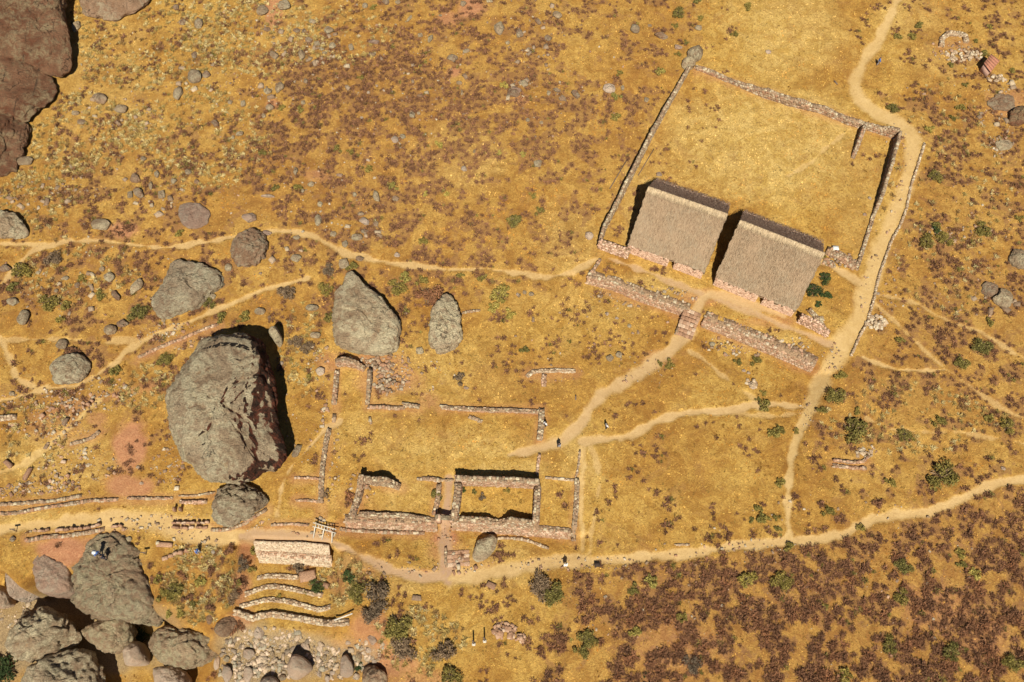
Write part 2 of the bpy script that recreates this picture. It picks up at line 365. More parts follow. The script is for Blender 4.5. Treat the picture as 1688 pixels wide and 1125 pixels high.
# (px, py, rx, ry, strength)
REDS = [(215,735,28,50,.9),(205,800,42,22,.8),(100,905,42,22,.95),(150,905,30,20,.7),(205,378,24,14,.8),(775,12,26,18,.8),(740,30,20,12,.6),(452,16,14,26,.8),(748,120,14,10,.8),(735,890,26,22,.9),
 (690,945,50,9,.6),(405,915,20,30,.7),(395,965,20,40,.8),(640,1085,60,34,.75),(610,1040,30,30,.6),(395,1025,22,22,.8),(610,595,60,12,.6),(640,630,60,30,.5),(705,660,20,14,.4),(580,820,40,22,.2),(450,172,12,8,.7),(1660,170,40,26,.5),
 (545,600,25,20,.5),(160,690,24,14,.5),(740,495,16,16,.2),(1180,490,40,14,.4),(560,960,22,22,.4),(495,935,20,14,.4),(520,290,20,10,.4),(700,1120,60,24,.5),(860,165,14,9,.5),(1100,1060,80,60,.25),(1540,1000,70,40,.35),(1630,1050,50,50,.35)]
BRIGHT = [(1250,240,190,110,.9),(1300,60,110,80,.7),(1060,475,100,24,.7),(740,735,170,40,.35),(650,815,60,28,.6),(780,740,120,22,.6),(330,850,160,20,.6),(100,760,110,60,.7),(60,860,90,20,.7),(1060,340,40,80,.8),
 (820,930,110,40,.5),(650,960,60,30,.5),(180,130,90,160,.5),(480,60,60,60,.4),(1250,560,90,16,.6),(760,260,90,60,.8),(930,395,60,60,.6),(1430,340,60,120,.4),(1480,640,60,20,.3),(560,250,1,1,0),(1000,500,140,30,.3),(720,620,160,60,.3),(1560,100,60,40,.4),(1500,30,60,40,.5)]
BROWNS = [(230,70,200,100,.5),(130,230,130,80,.55),(430,60,120,80,.4),(60,330,80,60,.6),(90,650,140,40,.7),(80,810,90,24,.6),(330,960,60,60,.6),(1650,180,60,60,.6)]
REDS += [(760,935,60,22,.3),(600,932,40,18,.3),(470,882,80,18,.45),(1165,490,60,16,.5),(1085,592,30,14,.5),(330,872,80,20,.25),(735,900,34,40,.5),(1270,530,60,12,.4),(500,960,60,14,.2),(90,700,60,30,.3),(560,1080,40,30,.4)]
BRIGHT += [(470,905,60,14,.6),(840,770,80,14,.7),(560,930,60,20,.5),(960,760,40,60,.5),(600,700,60,30,.3)]
HALO = [[(556,605),(554,640),(551,668),(552,700)],[(556,602),(602,604),(660,606)],[(611,614),(606,668),(668,673),(692,672)],[(727,673),(893,678)],[(893,676),(889,727)],[(543,708),(530,800),(529,850)],[(600,790),(583,860)],[(596,796),(660,804)],[(724,800),(716,850)],[(592,852),(718,862)],[(560,868),(720,874)],[(745,872),(941,884)],[(951,790),(945,892)],[(868,618),(948,615)],[(1000,478),(1136,524)],[(1160,535),(1344,612)],[(1146,116),(1480,226)],[(286,866),(348,868)],[(44,890),(172,874),(206,874)],[(0,838),(135,824),(200,824),(290,822),(355,818)],[(348,876),(400,867),(440,842)],[(1373,764),(1430,766)],[(1551,75),(1592,70),(1590,92)],[(448,866),(510,866)],[(488,790),(530,790)],[(488,826),(528,828)],[(60,690),(150,660),(250,640)],[(228,592),(290,565),(360,537)],[(118,732),(165,712)],[(560,876),(700,882)]]
GRAVEL = [(100,1055,190,72,1),(120,1000,120,30,1),(470,1080,110,40,1),(400,1060,50,36,.9),(560,1090,50,26,.8),(190,1020,60,18,.8),(410,1110,60,30,1),(30,1010,30,30,.8),(600,1080,26,20,.7)]
SCR = """
0 1 1 2 3 4 6 6 5 3 4 3 0 0 1 3 3
1 1 2 3 5 7 8 7 6 4 4 1 0 0 0 3 3
2 4 4 4 6 8 7 6 4 5 3 1 0 0 1 5 5
3 4 4 4 5 5 6 5 3 4 3 0 0 0 0 5 5
4 5 5 4 4 4 4 4 4 2 1 0 0 0 0 5 5
2 4 4 3 1 3 2 1 1 1 1 1 1 1 4 6 6
3 4 4 3 1 2 1 1 1 1 1 1 1 2 5 6 6
1 2 2 1 0 1 0 0 0 0 1 1 1 2 4 5 5
1 1 1 0 0 0 0 0 0 1 1 1 1 3 6 8 8
0 0 2 4 1 1 2 1 2 5 8 8 9 9 9 9 9
0 0 0 1 0 0 2 1 1 5 8 9 9 9 9 9 9
0 0 0 1 0 0 2 1 1 5 8 9 9 9 9 9 9"""
SCR = np.array([[float(v) for v in r.split()] for r in SCR.strip().split('\n')])/9
def scrub(px, py):
    """shrub density laid out over the hillside"""
    gx = np.clip((px-50)/100, 0, 15.999); gy = np.clip((py-50)/100, 0, 10.999)
    i = gx.astype(int); j = gy.astype(int); fx = gx-i; fy = gy-j; fx = fx*fx*(3-2*fx); fy = fy*fy*(3-2*fy)
    s = (SCR[j, i]*(1-fx)+SCR[j, i+1]*fx)*(1-fy)+(SCR[j+1, i]*(1-fx)+SCR[j+1, i+1]*fx)*fy
    # the lower footpath is a sharp border: dense scrub only below it
    yl = np.interp(px, [700, 950, 1150, 1302, 1400, 1500, 1600, 1700], [1400, 950, 915, 898, 885, 855, 822, 792])
    s = np.where((py < yl) & (py > 700) & (px > 900) & (px < 1720), np.minimum(s, np.interp(px, [900, 1350, 1450, 1700], [.1, .18, .38, .42])), s)
    s = np.where((py > yl+6) & (px > 1180), np.maximum(s, .85), s)
    xr = np.interp(py, [0, 60, 140, 212, 240, 430, 530, 620, 700, 900], [1495, 1470, 1430, 1505, 1525, 1465, 1440, 1385, 1335, 1315])
    s = np.where((px > 1165) & (px < xr) & (py < 880) & (py > 0), np.minimum(s, .08), s)
    s = np.where((px > xr) & (py > 160) & (py < 760), np.maximum(s, .42), s)
    return s
ENC = [(1135,118),(1478,222),(1412,445),(985,410)]
def clump(X, Y): return .5+(fbm(X, Y, 1.5, 61, 3)-.5)*1.05+.30*(fbm(X, Y, 8, 71, 2)-.5)
def shrub_p(s): return np.clip(s*1.2-.04, 0, 1)
def shrub_thr(p): return .66-.27*p
# ------------------------------------------------------------------ ground mesh
gx0, gx1, gy0, gy1, gs = -100., 100., -54., 74., .25
nx = int((gx1-gx0)/gs)+1; ny = int((gy1-gy0)/gs)+1
gxs = np.linspace(gx0, gx1, nx); gys = np.linspace(gy0, gy1, ny)
GX, GY = np.meshgrid(gxs, gys); GZ = H(GX, GY)
GPX, GPY = PX(GX, GY, GZ)
def layers(X, Y, PXX, PYY):
    wob = (fbm(X, Y, 1.6, 31, 3)-.5)*2; wob2 = (fbm(X, Y, 5, 41, 3)-.5)*2
    path = np.zeros_like(X); pid = np.full(X.shape, -1); tone = np.zeros_like(X)
    for k, (nm, lb, pts, tn) in enumerate(PATHS):
        P = Wp(pts) if False else Gp(pts)[:, :2]; wd = np.array([p[2] for p in pts])*MPP/2
        x0, y0 = P.min(0)-3; x1, y1 = P.max(0)+3
        m = (X > x0) & (X < x1) & (Y > y0) & (Y < y1)
        if not m.any(): continue
        d, _, ww = seg_dist(X[m], Y[m], P, wd)
        v = 1-sst(d-wob[m]*.55-wob2[m]*.25, ww*.35, ww*1.3+.2)
        strength = .62 if pts[1][2] < 6.5 else .78 if pts[1][2] < 10 else .92
        v = v*strength; cur = path[m]; better = v > cur
        path[m] = np.maximum(cur, v); pi = pid[m]; pi[better & (v > .42)] = k; pid[m] = pi
        tt = tone[m]; tone[m] = np.where(better, tn*v/strength, tt)
    halo = np.zeros_like(X)
    for h_ in HALO:
        d, _, _ = seg_dist(PXX, PYY, h_); halo = np.maximum(halo, 1-sst(d+wob*5+wob2*4, 3, 15))
    def blobs(L, amp=.5):
        r = np.zeros_like(X)
        for (bx, by, rx, ry, s) in L:
            e = np.hypot((PXX-bx)/rx, (PYY-by)/ry)
            r = np.maximum(r, s*(1-sst(e+wob*amp*.6+wob2*amp, .55, 1.25)))
        return r
    red = blobs(REDS, .45); bright = blobs(BRIGHT, .3); grav = blobs(GRAVEL, .35)
    brown = blobs(BROWNS, .6)*(.35+1.1*sst(fbm(X, Y, 2.4, 301, 4), .38, .62)); red = np.maximum(red, halo*.38); bright = bright*(1-.8*np.clip(brown, 0, 1))
    sc = scrub(PXX+wob2*25, PYY+wob*12)
    return path, pid, tone, red, bright, grav, np.clip(sc, 0, 1), np.clip(brown, 0, 1)*(1-path)
LP, LID, LT, LR, LB, LG, LS, LW = layers(GX, GY, GPX, GPY)
GZ = GZ+(fbm(GX, GY, .9, 77, 2)-.5)*.16*(1-LP)-LP*.07
V = np.stack([GX, GY, GZ], -1).reshape(-1, 3)
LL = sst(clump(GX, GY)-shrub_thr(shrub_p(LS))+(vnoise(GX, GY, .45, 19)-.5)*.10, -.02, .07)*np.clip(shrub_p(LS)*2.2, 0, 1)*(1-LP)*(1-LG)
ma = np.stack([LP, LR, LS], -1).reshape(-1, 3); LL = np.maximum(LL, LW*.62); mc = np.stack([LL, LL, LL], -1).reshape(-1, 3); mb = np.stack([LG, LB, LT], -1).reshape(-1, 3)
idx = np.arange(nx*ny).reshape(ny, nx)
Q = np.stack([idx[:-1, :-1], idx[:-1, 1:], idx[1:, 1:], idx[1:, :-1]], -1).reshape(-1, 4)
fid = LID[:-1, :-1].reshape(-1)
def sub(name, mask):
    q = Q[mask]; u, inv = np.unique(q.ravel(), return_inverse=True)
    return mesh_np(name, V[u], inv.reshape(-1, 4), M['ground'], attrs={'ma': ma[u], 'mb': mb[u], 'mc': mc[u]}, smooth=True)
tag(link('ground', sub('ground', fid < 0)), 'dry golden grass hillside with scrub and bare soil', kind='structure')
for k, (nm, lb, pts, tn) in enumerate(PATHS):
    if (fid == k).sum() > 4:
        tag(link(nm, sub(nm, fid == k)), lb, kind='structure')
# far hillside beyond the surveyed sheet
def far_ground():
    xs = np.concatenate([np.linspace(-700, gx0, 40), np.linspace(gx0, gx1, 60)[1:-1], np.linspace(gx1, 700, 40)])
    ys = np.concatenate([np.linspace(-600, gy0, 40), np.linspace(gy0, gy1, 40)[1:-1], np.linspace(gy1, 700, 40)])
    X, Y = np.meshgrid(xs, ys); ins = (X > gx0-.1) & (X < gx1+.1) & (Y > gy0-.1) & (Y < gy1+.1)
    Z = H(np.clip(X, gx0, gx1), np.clip(Y, gy0, gy1))+(fbm(X, Y, 60, 5, 3)-.5)*np.clip(np.maximum(np.abs(X)-100, np.abs(Y)-74), 0, 200)*.05
    V2 = np.stack([X, Y, Z], -1).reshape(-1, 3); id2 = np.arange(X.size).reshape(X.shape)
    q = np.stack([id2[:-1, :-1], id2[:-1, 1:], id2[1:, 1:], id2[1:, :-1]], -1).reshape(-1, 4)
    i2 = ins.reshape(-1); keep = ~(i2[q].all(1))
    z = np.zeros((len(V2), 3)); a = z.copy(); a[:, 2] = .5; a = a*1.0
    return mesh_np('hillside', V2, q[keep], M['ground'], attrs={'ma': a, 'mb': z, 'mc': z}, smooth=True)
tag(link('hillside', far_ground()), 'surrounding dry hillside beyond the site', kind='structure')
# lookup of ground layers for scattering
def look(A, x, y):
    i = np.clip(((x-gx0)/gs).round().astype(int), 0, nx-1); j = np.clip(((y-gy0)/gs).round().astype(int), 0, ny-1)
    return A[j, i]
# ------------------------------------------------------------------ occupancy so scattered plants avoid built things
OCC = np.zeros((ny, nx), bool)
def occ_poly(P, grow=.2):
    P = np.array(P); x0, y0 = P.min(0)-1.5; x1, y1 = P.max(0)+1.5
    i0, i1 = [int(np.clip((v-gx0)/gs, 0, nx-1)) for v in (x0, x1)]; j0, j1 = [int(np.clip((v-gy0)/gs, 0, ny-1)) for v in (y0, y1)]
    if i1 <= i0 or j1 <= j0: return
    s = poly_sd(GX[j0:j1, i0:i1], GY[j0:j1, i0:i1], [tuple(p) for p in P]); OCC[j0:j1, i0:i1] |= s < grow
def occ_line(P, wd):
    P = np.array(P)[:, :2]; x0, y0 = P.min(0)-2; x1, y1 = P.max(0)+2
    i0, i1 = [int(np.clip((v-gx0)/gs, 0, nx-1)) for v in (x0, x1)]; j0, j1 = [int(np.clip((v-gy0)/gs, 0, ny-1)) for v in (y0, y1)]
    if i1 <= i0 or j1 <= j0: return
    d, _, _ = seg_dist(GX[j0:j1, i0:i1], GY[j0:j1, i0:i1], P); OCC[j0:j1, i0:i1] |= d < wd

# ------------------------------------------------------------------ stones
ST_V = np.array([(-.8,-.8,-1),(.8,-.8,-1),(.8,.8,-1),(-.8,.8,-1),(-1,-1,.1),(1,-1,.1),(1,1,.1),(-1,1,.1),(-.62,-.62,1),(.62,-.62,1),(.62,.62,1),(-.62,.62,1)], float)
ST_F = np.array([(3,2,1,0),(0,1,5,4),(1,2,6,5),(2,3,7,6),(3,0,4,7),(4,5,9,8),(5,6,10,9),(6,7,11,10),(7,4,8,11),(8,9,10,11)])
PAL = {'grey': [(.44,.33,.21),(.34,.24,.15),(.54,.44,.29),(.38,.25,.155),(.27,.175,.11)],
       'pink': [(.52,.32,.205),(.42,.24,.145),(.56,.39,.265),(.36,.20,.12),(.45,.31,.20)],
       'mix': [(.44,.33,.22),(.46,.28,.175),(.33,.215,.13),(.52,.41,.28),(.36,.195,.115),(.27,.175,.11)],
       'house': [(.66,.42,.29),(.58,.36,.24),(.72,.50,.36),(.54,.32,.21),(.40,.23,.15)],
       'pale': [(.54,.40,.26),(.46,.33,.21),(.60,.48,.33),(.40,.27,.17)],
       'litter': [(.40,.28,.18),(.32,.22,.14),(.48,.36,.23),(.28,.18,.11)],
       'river': [(.44,.33,.22),(.54,.39,.26),(.36,.30,.21),(.60,.44,.31),(.27,.20,.14)]}
def pal(n, p):
    a = np.array(PAL[p]); c = a[RNG.integers(0, len(a), n)]*RNG.uniform(.8, 1.15, (n, 1)); return c
def stones_mesh(name, C, AX, S, colr, jit=.22):
    """C (n,3) centres, AX (n,3,3) axes as rows, S (n,3) half sizes"""
    n = len(C); L = ST_V[None]+RNG.uniform(-jit, jit, (n, 12, 3)); L = L*S[:, None, :]
    Vv = (L @ AX)+C[:, None, :]
    Fv = (ST_F[None]+12*np.arange(n)[:, None, None]).reshape(-1, 4)
    return mesh_np(name, Vv.reshape(-1, 3), Fv, M['stone'], col=np.repeat(colr, 12, 0))
def yaw_axes(yaw, tilt=.15):
    n = len(yaw); c, s = np.cos(yaw), np.sin(yaw); A = np.zeros((n, 3, 3))
    A[:, 0, 0] = c; A[:, 0, 1] = s; A[:, 1, 0] = -s; A[:, 1, 1] = c; A[:, 2, 2] = 1
    t = RNG.normal(0, tilt, (n, 2)); A[:, 0, 2] = t[:, 0]; A[:, 2, 0] = -t[:, 0]*c; A[:, 2, 1] = -t[:, 0]*s
    return A
def resample(P, step):
    P = np.array(P, float); d = np.hypot(*np.diff(P[:, :2], axis=0).T); s = np.concatenate([[0], np.cumsum(d)])
    n = max(2, int(round(s[-1]/step))+1); t = np.linspace(0, s[-1], n)
    Q_ = np.stack([np.interp(t, s, P[:, k]) for k in range(P.shape[1])], 1)
    T = np.gradient(Q_[:, :2], axis=0); T /= np.linalg.norm(T, axis=1)[:, None]+1e-9
    return Q_, T, t
def section_wall(name, label, cat, P, prof, palette, size=.2, gap_noise=0, seed=1, group=None, sides=None, top_pal=None, depth=.09, parent=None, core=None):
    """stone wall: P (n,2/3) world line; prof(k, q, u) gives the cross-section [(offset to the left, z), ...]; faces get individual stones"""
    Q_, T, t = resample(P, .45); n = len(Q_); Nn = np.stack([-T[:, 1], T[:, 0]], 1)
    secs = [prof(i, Q_[i], t[i]) for i in range(n)]; k = len(secs[0])
    A = np.zeros((n, k, 3))
    for i in range(n):
        for j, (o, z) in enumerate(secs[i]): A[i, j] = (Q_[i, 0]+Nn[i, 0]*o, Q_[i, 1]+Nn[i, 1]*o, z)
    Vv = A.reshape(-1, 3); ix = np.arange(n*k).reshape(n, k)
    q = np.stack([ix[:-1, :-1], ix[1:, :-1], ix[1:, 1:], ix[:-1, 1:]], -1).reshape(-1, 4)
    caps = np.array([ix[0, ::-1], ix[-1]]) if k == 4 else np.zeros((0, 4), int)
    if k == 4: q = np.concatenate([q, [[ix[0, 0], ix[0, 1], ix[0, 2], ix[0, 3]], [ix[-1, 3], ix[-1, 2], ix[-1, 1], ix[-1, 0]]]])
    c0 = Vector((float(Q_[:, 0].mean()), float(Q_[:, 1].mean()), float(A[:, :, 2].min())))
    root = empty(name, c0) if parent is None else parent
    if parent is None: tag(root, label, cat, group)
    else: c0 = Vector(parent.location)
    co_ = link('rubble_core' if parent is None else name, mesh_np('rubble_core', Vv-np.array(c0), q, core or M['core']), root)
    C = []; AX = []; S = []; CC = []
    tot = t[-1]
    for j in range(k-1):
        segl = np.linalg.norm(A[:, j+1]-A[:, j], axis=1).mean()
        top = abs(A[:, j+1, 2]-A[:, j, 2]).mean() < .35*segl
        rows = max(1, int(round(segl/(size*1.75))))
        for r in range(rows):
            cols = max(1, int(tot/(size*2.1)))
            u = (np.arange(cols)+.5*(r % 2)+RNG.uniform(-.2, .2, cols))/cols
            u = u[(u > 0) & (u < 1)]; v = (r+.5+RNG.uniform(-.15, .15, len(u)))/rows
            fi = u*(n-1); a = np.minimum(fi.astype(int), n-2); fr = (fi-a)[:, None]
            p0 = A[a, j]*(1-fr)+A[a+1, j]*fr; p1 = A[a, j+1]*(1-fr)+A[a+1, j+1]*fr
            c = p0*(1-v[:, None])+p1*v[:, None]
            tx = A[a+1, j]-A[a, j]; tx /= np.linalg.norm(tx, axis=1)[:, None]
            d = p1-p0; d /= np.linalg.norm(d, axis=1)[:, None]
            nn = np.cross(d, tx); nn /= np.linalg.norm(nn, axis=1)[:, None]; d = np.cross(nn, tx)
            m = len(u); keep = RNG.random(m) > ((.38 if palette in ('pink', 'mix') and name == 'terrace_wall' else .16) if top else .05)
            sx = RNG.uniform(.55, 1.45, m)*size; sy = RNG.uniform(.6, 1.35, m)*segl/rows*.52; sz = RNG.uniform(.6, 1.5, m)*depth*(1.3 if top else .8)
            sy = np.minimum(sy, size*1.2)
            C.append((c-nn*.01)[keep]); AX.append(np.stack([tx, d, nn], 1)[keep]); S.append(np.stack([sx, sy, sz], 1)[keep])
            CC.append(pal(m, (top_pal or palette) if top else palette)[keep])
    C = np.concatenate(C)-np.array(c0)
    o = link('stones', stones_mesh('stones', C, np.concatenate(AX), np.concatenate(S), np.concatenate(CC)), root if parent is None else co_); o['kind'] = 'stuff'
    if parent is None: occ_line(Q_, .9)
    if parent is None: root['kind'] = 'thing'
    return root
def free_wall(name, label, cat, pts, wd, h, palette='grey', size=.19, ruin=.25, group=None, top_pal=None, sd=1, hs=None, batter=.06):
    P = Gp(pts)[:, :2]
    if hs is None: hs = [h]*len(pts)
    hs = [v*(.52 if v < 1.2 else .86) for v in hs]; wd = wd*.72
    dd = np.concatenate([[0], np.cumsum(np.hypot(*np.diff(P, axis=0).T))])
    def prof(i, q, u):
        hh = np.interp(u, dd, hs)*(1+ruin*2*(float(vnoise(q[0], q[1], 1.3, sd+50))-.5))
        z = float(H(q[0], q[1])); b = batter*hh
        return [(wd/2+b, z-.35), (wd/2, z+hh), (-wd/2, z+hh), (-wd/2-b, z-.35)]
    return section_wall(name, label, cat, P, prof, palette, size, group=group, top_pal=top_pal)
def retain(name, label, cat, pts, h, batter, topw, palette, top_pal='mix', z_off=0., size=.2, ztop=None, core=None, rise=.06, depth=.09):
    """retaining wall; line runs left to right along its top front edge, the slope lies in front (south)"""
    P = Wp(pts)
    def prof(i, q, u):
        t_ = P[-1]-P[0]; t_ = t_/np.hypot(*t_); nn = np.array([-t_[1], t_[0]])
        zt = float(H(q[0]+nn[0]*(topw+.3), q[1]+nn[1]*(topw+.3))) if ztop is None else ztop
        zt = zt+rise+z_off+.25*(float(vnoise(q[0], q[1], 1.1, 8))-.5)
        return [(topw, zt-.5), (topw, zt), (0, zt), (-batter, zt-h-.35)]
    return section_wall(name, label, cat, P, prof, palette, size, top_pal=top_pal, core=core, depth=depth)
# ------------------------------------------------------------------ boulders
def smooth_closed(P, n):
    P = np.array(P, float); m = len(P); out = []
    for i in range(m):
        p0, p1, p2, p3 = P[i-1], P[i], P[(i+1) % m], P[(i+2) % m]
        for k in range(12):
            t = k/12
            out.append(.5*((2*p1)+(-p0+p2)*t+(2*p0-5*p1+4*p2-p3)*t*t+(-p0+3*p1-3*p2+p3)*t**3))
    o = np.array(out); d = np.concatenate([[0], np.cumsum(np.hypot(*np.diff(np.vstack([o, o[:1]]), axis=0).T))])
    t = np.linspace(0, d[-1], n, endpoint=False); oc = np.vstack([o, o[:1]])
    return np.stack([np.interp(t, d, oc[:, 0]), np.interp(t, d, oc[:, 1])], 1)
PROF = {'dome': [(-.12,.84),(0,.90),(.2,.98),(.42,1),(.62,.965),(.78,.87),(.90,.70),(.965,.48),(1,.25),(1.01,.01)],
        'slab': [(-.15,.93),(0,.96),(.3,1),(.6,1),(.84,.985),(.93,.93),(.975,.80),(1.0,.5),(1.02,.2),(1.02,.01)],
        'under': [(-.1,.62),(0,.70),(.2,.86),(.42,.98),(.6,1),(.78,.93),(.9,.80),(.96,.60),(1,.32),(1.02,.01)]}
def boulder(name, label, cat, out_px, h, mat='rock_big', prof='dome', z0=None, rough=.5, seed=0, nseg=96, top_px=None, group=None, zw=.45, mats=None, selector=None, tilt=(0, 0), flat=False, cut=.8):
    """outline (photo pixels) is the widest contour, at zw*h above the ground; built as one closed rock"""
    c = np.mean(np.array(out_px, float), 0)
    g = G(c[0], c[1]); zb = float(g[2]) if z0 is None else z0
    O = smooth_closed(Wp(out_px, zb+zw*h), nseg)
    cen = O.mean(0)
    Tp = smooth_closed(Wp(top_px, zb+h*.95), nseg) if top_px is not None else None
    if Tp is not None:
        def al(A):
            c_ = A.mean(0); a = np.arctan2(A[:, 1]-c_[1], A[:, 0]-c_[0]); return c_, a
        k0 = np.argmin(np.hypot(*(Tp-O[0]).T)); Tp = np.roll(Tp, -k0, axis=0)
    pr = np.array(PROF[prof]); nr = 64 if nseg > 140 else 46
    # parameter along the profile
    dl = np.concatenate([[0], np.cumsum(np.hypot(np.diff(pr[:, 0]), np.diff(pr[:, 1])))])
    tt = np.linspace(0, dl[-1], nr); zf = np.interp(tt, dl, pr[:, 0]); rf = np.interp(tt, dl, pr[:, 1])
    V_ = []
    R = float(np.hypot(*(O-cen).T).mean()); am = rough*min(1.0, R*.22)
    for z_, r_ in zip(zf, rf):
        if Tp is None: ring = cen+(O-cen)*r_
        else:
            tc = Tp.mean(0); w_ = float(sst(np.array(z_), .5, .97))
            base = cen+(O-cen)*min(1, r_+.0) if z_ < .6 else O
            ring = base*(1-w_)+Tp*w_
            if r_ < .86 and z_ > .9: ring = tc+(Tp-tc)*(r_/.86)
        for p in ring:
            dz = (tilt[0]*(p[0]-cen[0])+tilt[1]*(p[1]-cen[1]))*max(0, z_)
            V_.append((p[0], p[1], zb+z_*h+dz))
    V_.append((V_[-1][0]*0+(cen[0] if Tp is None else Tp.mean(0)[0]), cen[1] if Tp is None else Tp.mean(0)[1], V_[-1][2]))
    V_ = np.array(V_); out = V_.copy(); sd = Vector((seed*7.3, seed*3.1, seed*1.7))
    ctr = Vector((cen[0], cen[1], zb+.35*h))
    rs = random.Random(seed*13+1); cuts = []
    for _ in range(9):
        a_ = rs.uniform(0, 6.28); e_ = rs.uniform(.25, 1.1); cuts.append((np.array([math.cos(a_)*math.cos(e_), math.sin(a_)*math.cos(e_), math.sin(e_)]), rs.uniform(.80, .97)))
    if Tp is None and cut and h < 6.9:
        nrm = np.stack([(V_[:, 0]-cen[0])/R, (V_[:, 1]-cen[1])/R, (V_[:, 2]-zb)/h], 1)
        for c_, l_ in cuts:
            e = np.clip(nrm @ c_-l_, 0, None); nrm -= cut*e[:, None]*c_[None]*np.array([.35, .35, 1])
        V_ = np.stack([nrm[:, 0]*R+cen[0], nrm[:, 1]*R+cen[1], nrm[:, 2]*h+zb], 1)
    for i, v in enumerate(V_):
        p = Vector(v); d = (p-ctr); d.z *= 1.2; d.normalize()
        f1 = mn.fractal((p+sd)*(.8/max(1., R)), 1.0, 2.1, 3); q = (p+sd)*(2.2/max(1., R))
        f2 = mn.ridged_multi_fractal(q, .9, 2.2, 4, 1.0, 2.0)
        f3 = mn.fractal((p+sd)*1.7, .9, 2.1, 4)
        fr = 1.0 if V_[i][2] > zb else .6
        n1 = mn.noise((p+sd)*(1.7/max(1., R))+Vector((9, 4, 2))); n2 = mn.noise((p+sd)*(3.4/max(1., R))+Vector((1, 7, 5)))
        gr = max(0, 1-abs(n1)/.07)*.55+max(0, 1-abs(n2)/.06)*.22; st = (n1 > 0)*.18
        k = am*(f1*.8+(f2-1.1)*-.38)*fr+min(.24, am*.6)*f3-min(.7, am)*gr+am*st
        out[i] = v+np.array(d)*k
    ix = np.arange(nr*nseg).reshape(nr, nseg)
    nxt = np.roll(ix, -1, axis=1)
    q = np.stack([ix[:-1], nxt[:-1], nxt[1:], ix[1:]], -1).reshape(-1, 4)
    tri = np.stack([ix[-1], nxt[-1], np.full(nseg, nr*nseg)], -1)
    a = O; area = .5*np.sum(a[:, 0]*np.roll(a[:, 1], -1)-np.roll(a[:, 0], -1)*a[:, 1])
    if area < 0: q = q[:, ::-1]; tri = tri[:, ::-1]
    org = np.array([cen[0], cen[1], zb])
    me = mesh_np(name, out-org, [q, tri], mats and [M[k] for k in mats] or M[mat], smooth=not flat)
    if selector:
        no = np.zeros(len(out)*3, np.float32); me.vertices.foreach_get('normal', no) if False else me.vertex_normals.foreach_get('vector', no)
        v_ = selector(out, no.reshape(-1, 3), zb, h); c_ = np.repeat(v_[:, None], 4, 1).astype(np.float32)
        at_ = me.color_attributes.new('frac_shade', 'FLOAT_COLOR', 'POINT'); at_.data.foreach_set('color', c_.ravel())
    o = link(name, me, loc=org); tag(o, label, cat, group); occ_poly(O, .15)
    BOUL.append((O, zb, h))
    return o
BOUL = []
# the giant boulder: pale lichened top, dark red broken east flank with shade painted near-black
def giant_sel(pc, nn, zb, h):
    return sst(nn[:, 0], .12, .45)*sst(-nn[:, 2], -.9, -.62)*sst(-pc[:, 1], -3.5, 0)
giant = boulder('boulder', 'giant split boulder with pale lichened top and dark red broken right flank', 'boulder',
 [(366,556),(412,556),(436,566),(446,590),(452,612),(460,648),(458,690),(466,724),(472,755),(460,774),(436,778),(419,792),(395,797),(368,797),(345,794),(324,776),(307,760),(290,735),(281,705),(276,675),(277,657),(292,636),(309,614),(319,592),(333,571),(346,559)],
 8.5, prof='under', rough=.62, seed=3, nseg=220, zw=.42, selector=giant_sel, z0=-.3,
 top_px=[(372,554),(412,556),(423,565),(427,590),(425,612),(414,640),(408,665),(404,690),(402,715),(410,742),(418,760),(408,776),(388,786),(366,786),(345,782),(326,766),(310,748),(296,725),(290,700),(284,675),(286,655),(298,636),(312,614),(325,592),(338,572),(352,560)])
# the crack across its upper end: a near-black strip laid on the rock surface following the photo
def crack_strip(parent, pts, zguess, wd):
    P = Wp(pts, zguess); pr = bpy.context.evaluated_depsgraph_get()
    Vv = []; 
    me = parent.data
    from mathutils.bvhtree import BVHTree
    b = BVHTree.FromPolygons([v.co[:] for v in me.vertices], [p.vertices[:] for p in me.polygons])
    T_ = np.gradient(P, axis=0); T_ /= np.linalg.norm(T_, axis=1)[:, None]
    rows = []
    for i, (p, t) in enumerate(zip(P, T_)):
        w_ = wd*math.sin(math.pi*(i+.3)/(len(P)-.4))**.6
        row = []
        for o in (-w_, 0, w_):
            x, y = p[0]-t[1]*o-parent.location.x, p[1]+t[0]*o-parent.location.y
            hit = b.ray_cast(Vector((x, y, 50)), Vector((0, 0, -1)))[0]
            z = hit.z if hit else 0
            row.append((x, y, z+(.03 if o else .01)))
        rows.append(row)
    A = np.array(rows); n = len(A); ix = np.arange(n*3).reshape(n, 3)
    q = np.stack([ix[:-1, :-1], ix[1:, :-1], ix[1:, 1:], ix[:-1, 1:]], -1).reshape(-1, 4)
    return link('crack', mesh_np('crack', A.reshape(-1, 3), q, M['crack']), parent)
M['crack'] = flat_material('dark_rock_crack', (.018, .013, .01), 4, .3)
def dense(pts, k=8, amp=.5):
    o = []
    for i in range(len(pts)-1):
        for j in range(k):
            t = j/k; o.append((pts[i][0]*(1-t)+pts[i+1][0]*t, pts[i][1]*(1-t)+pts[i+1][1]*t+random.uniform(-amp, amp)))
    return o+[pts[-1]]
crack_strip(giant, dense([(334,574),(350,571),(365,568),(385,567),(400,570),(415,577),(427,583)], 6), 7.6, .30)
crack_strip(giant, dense([(337,722),(336,731),(330,732)], 4), 8, .08)

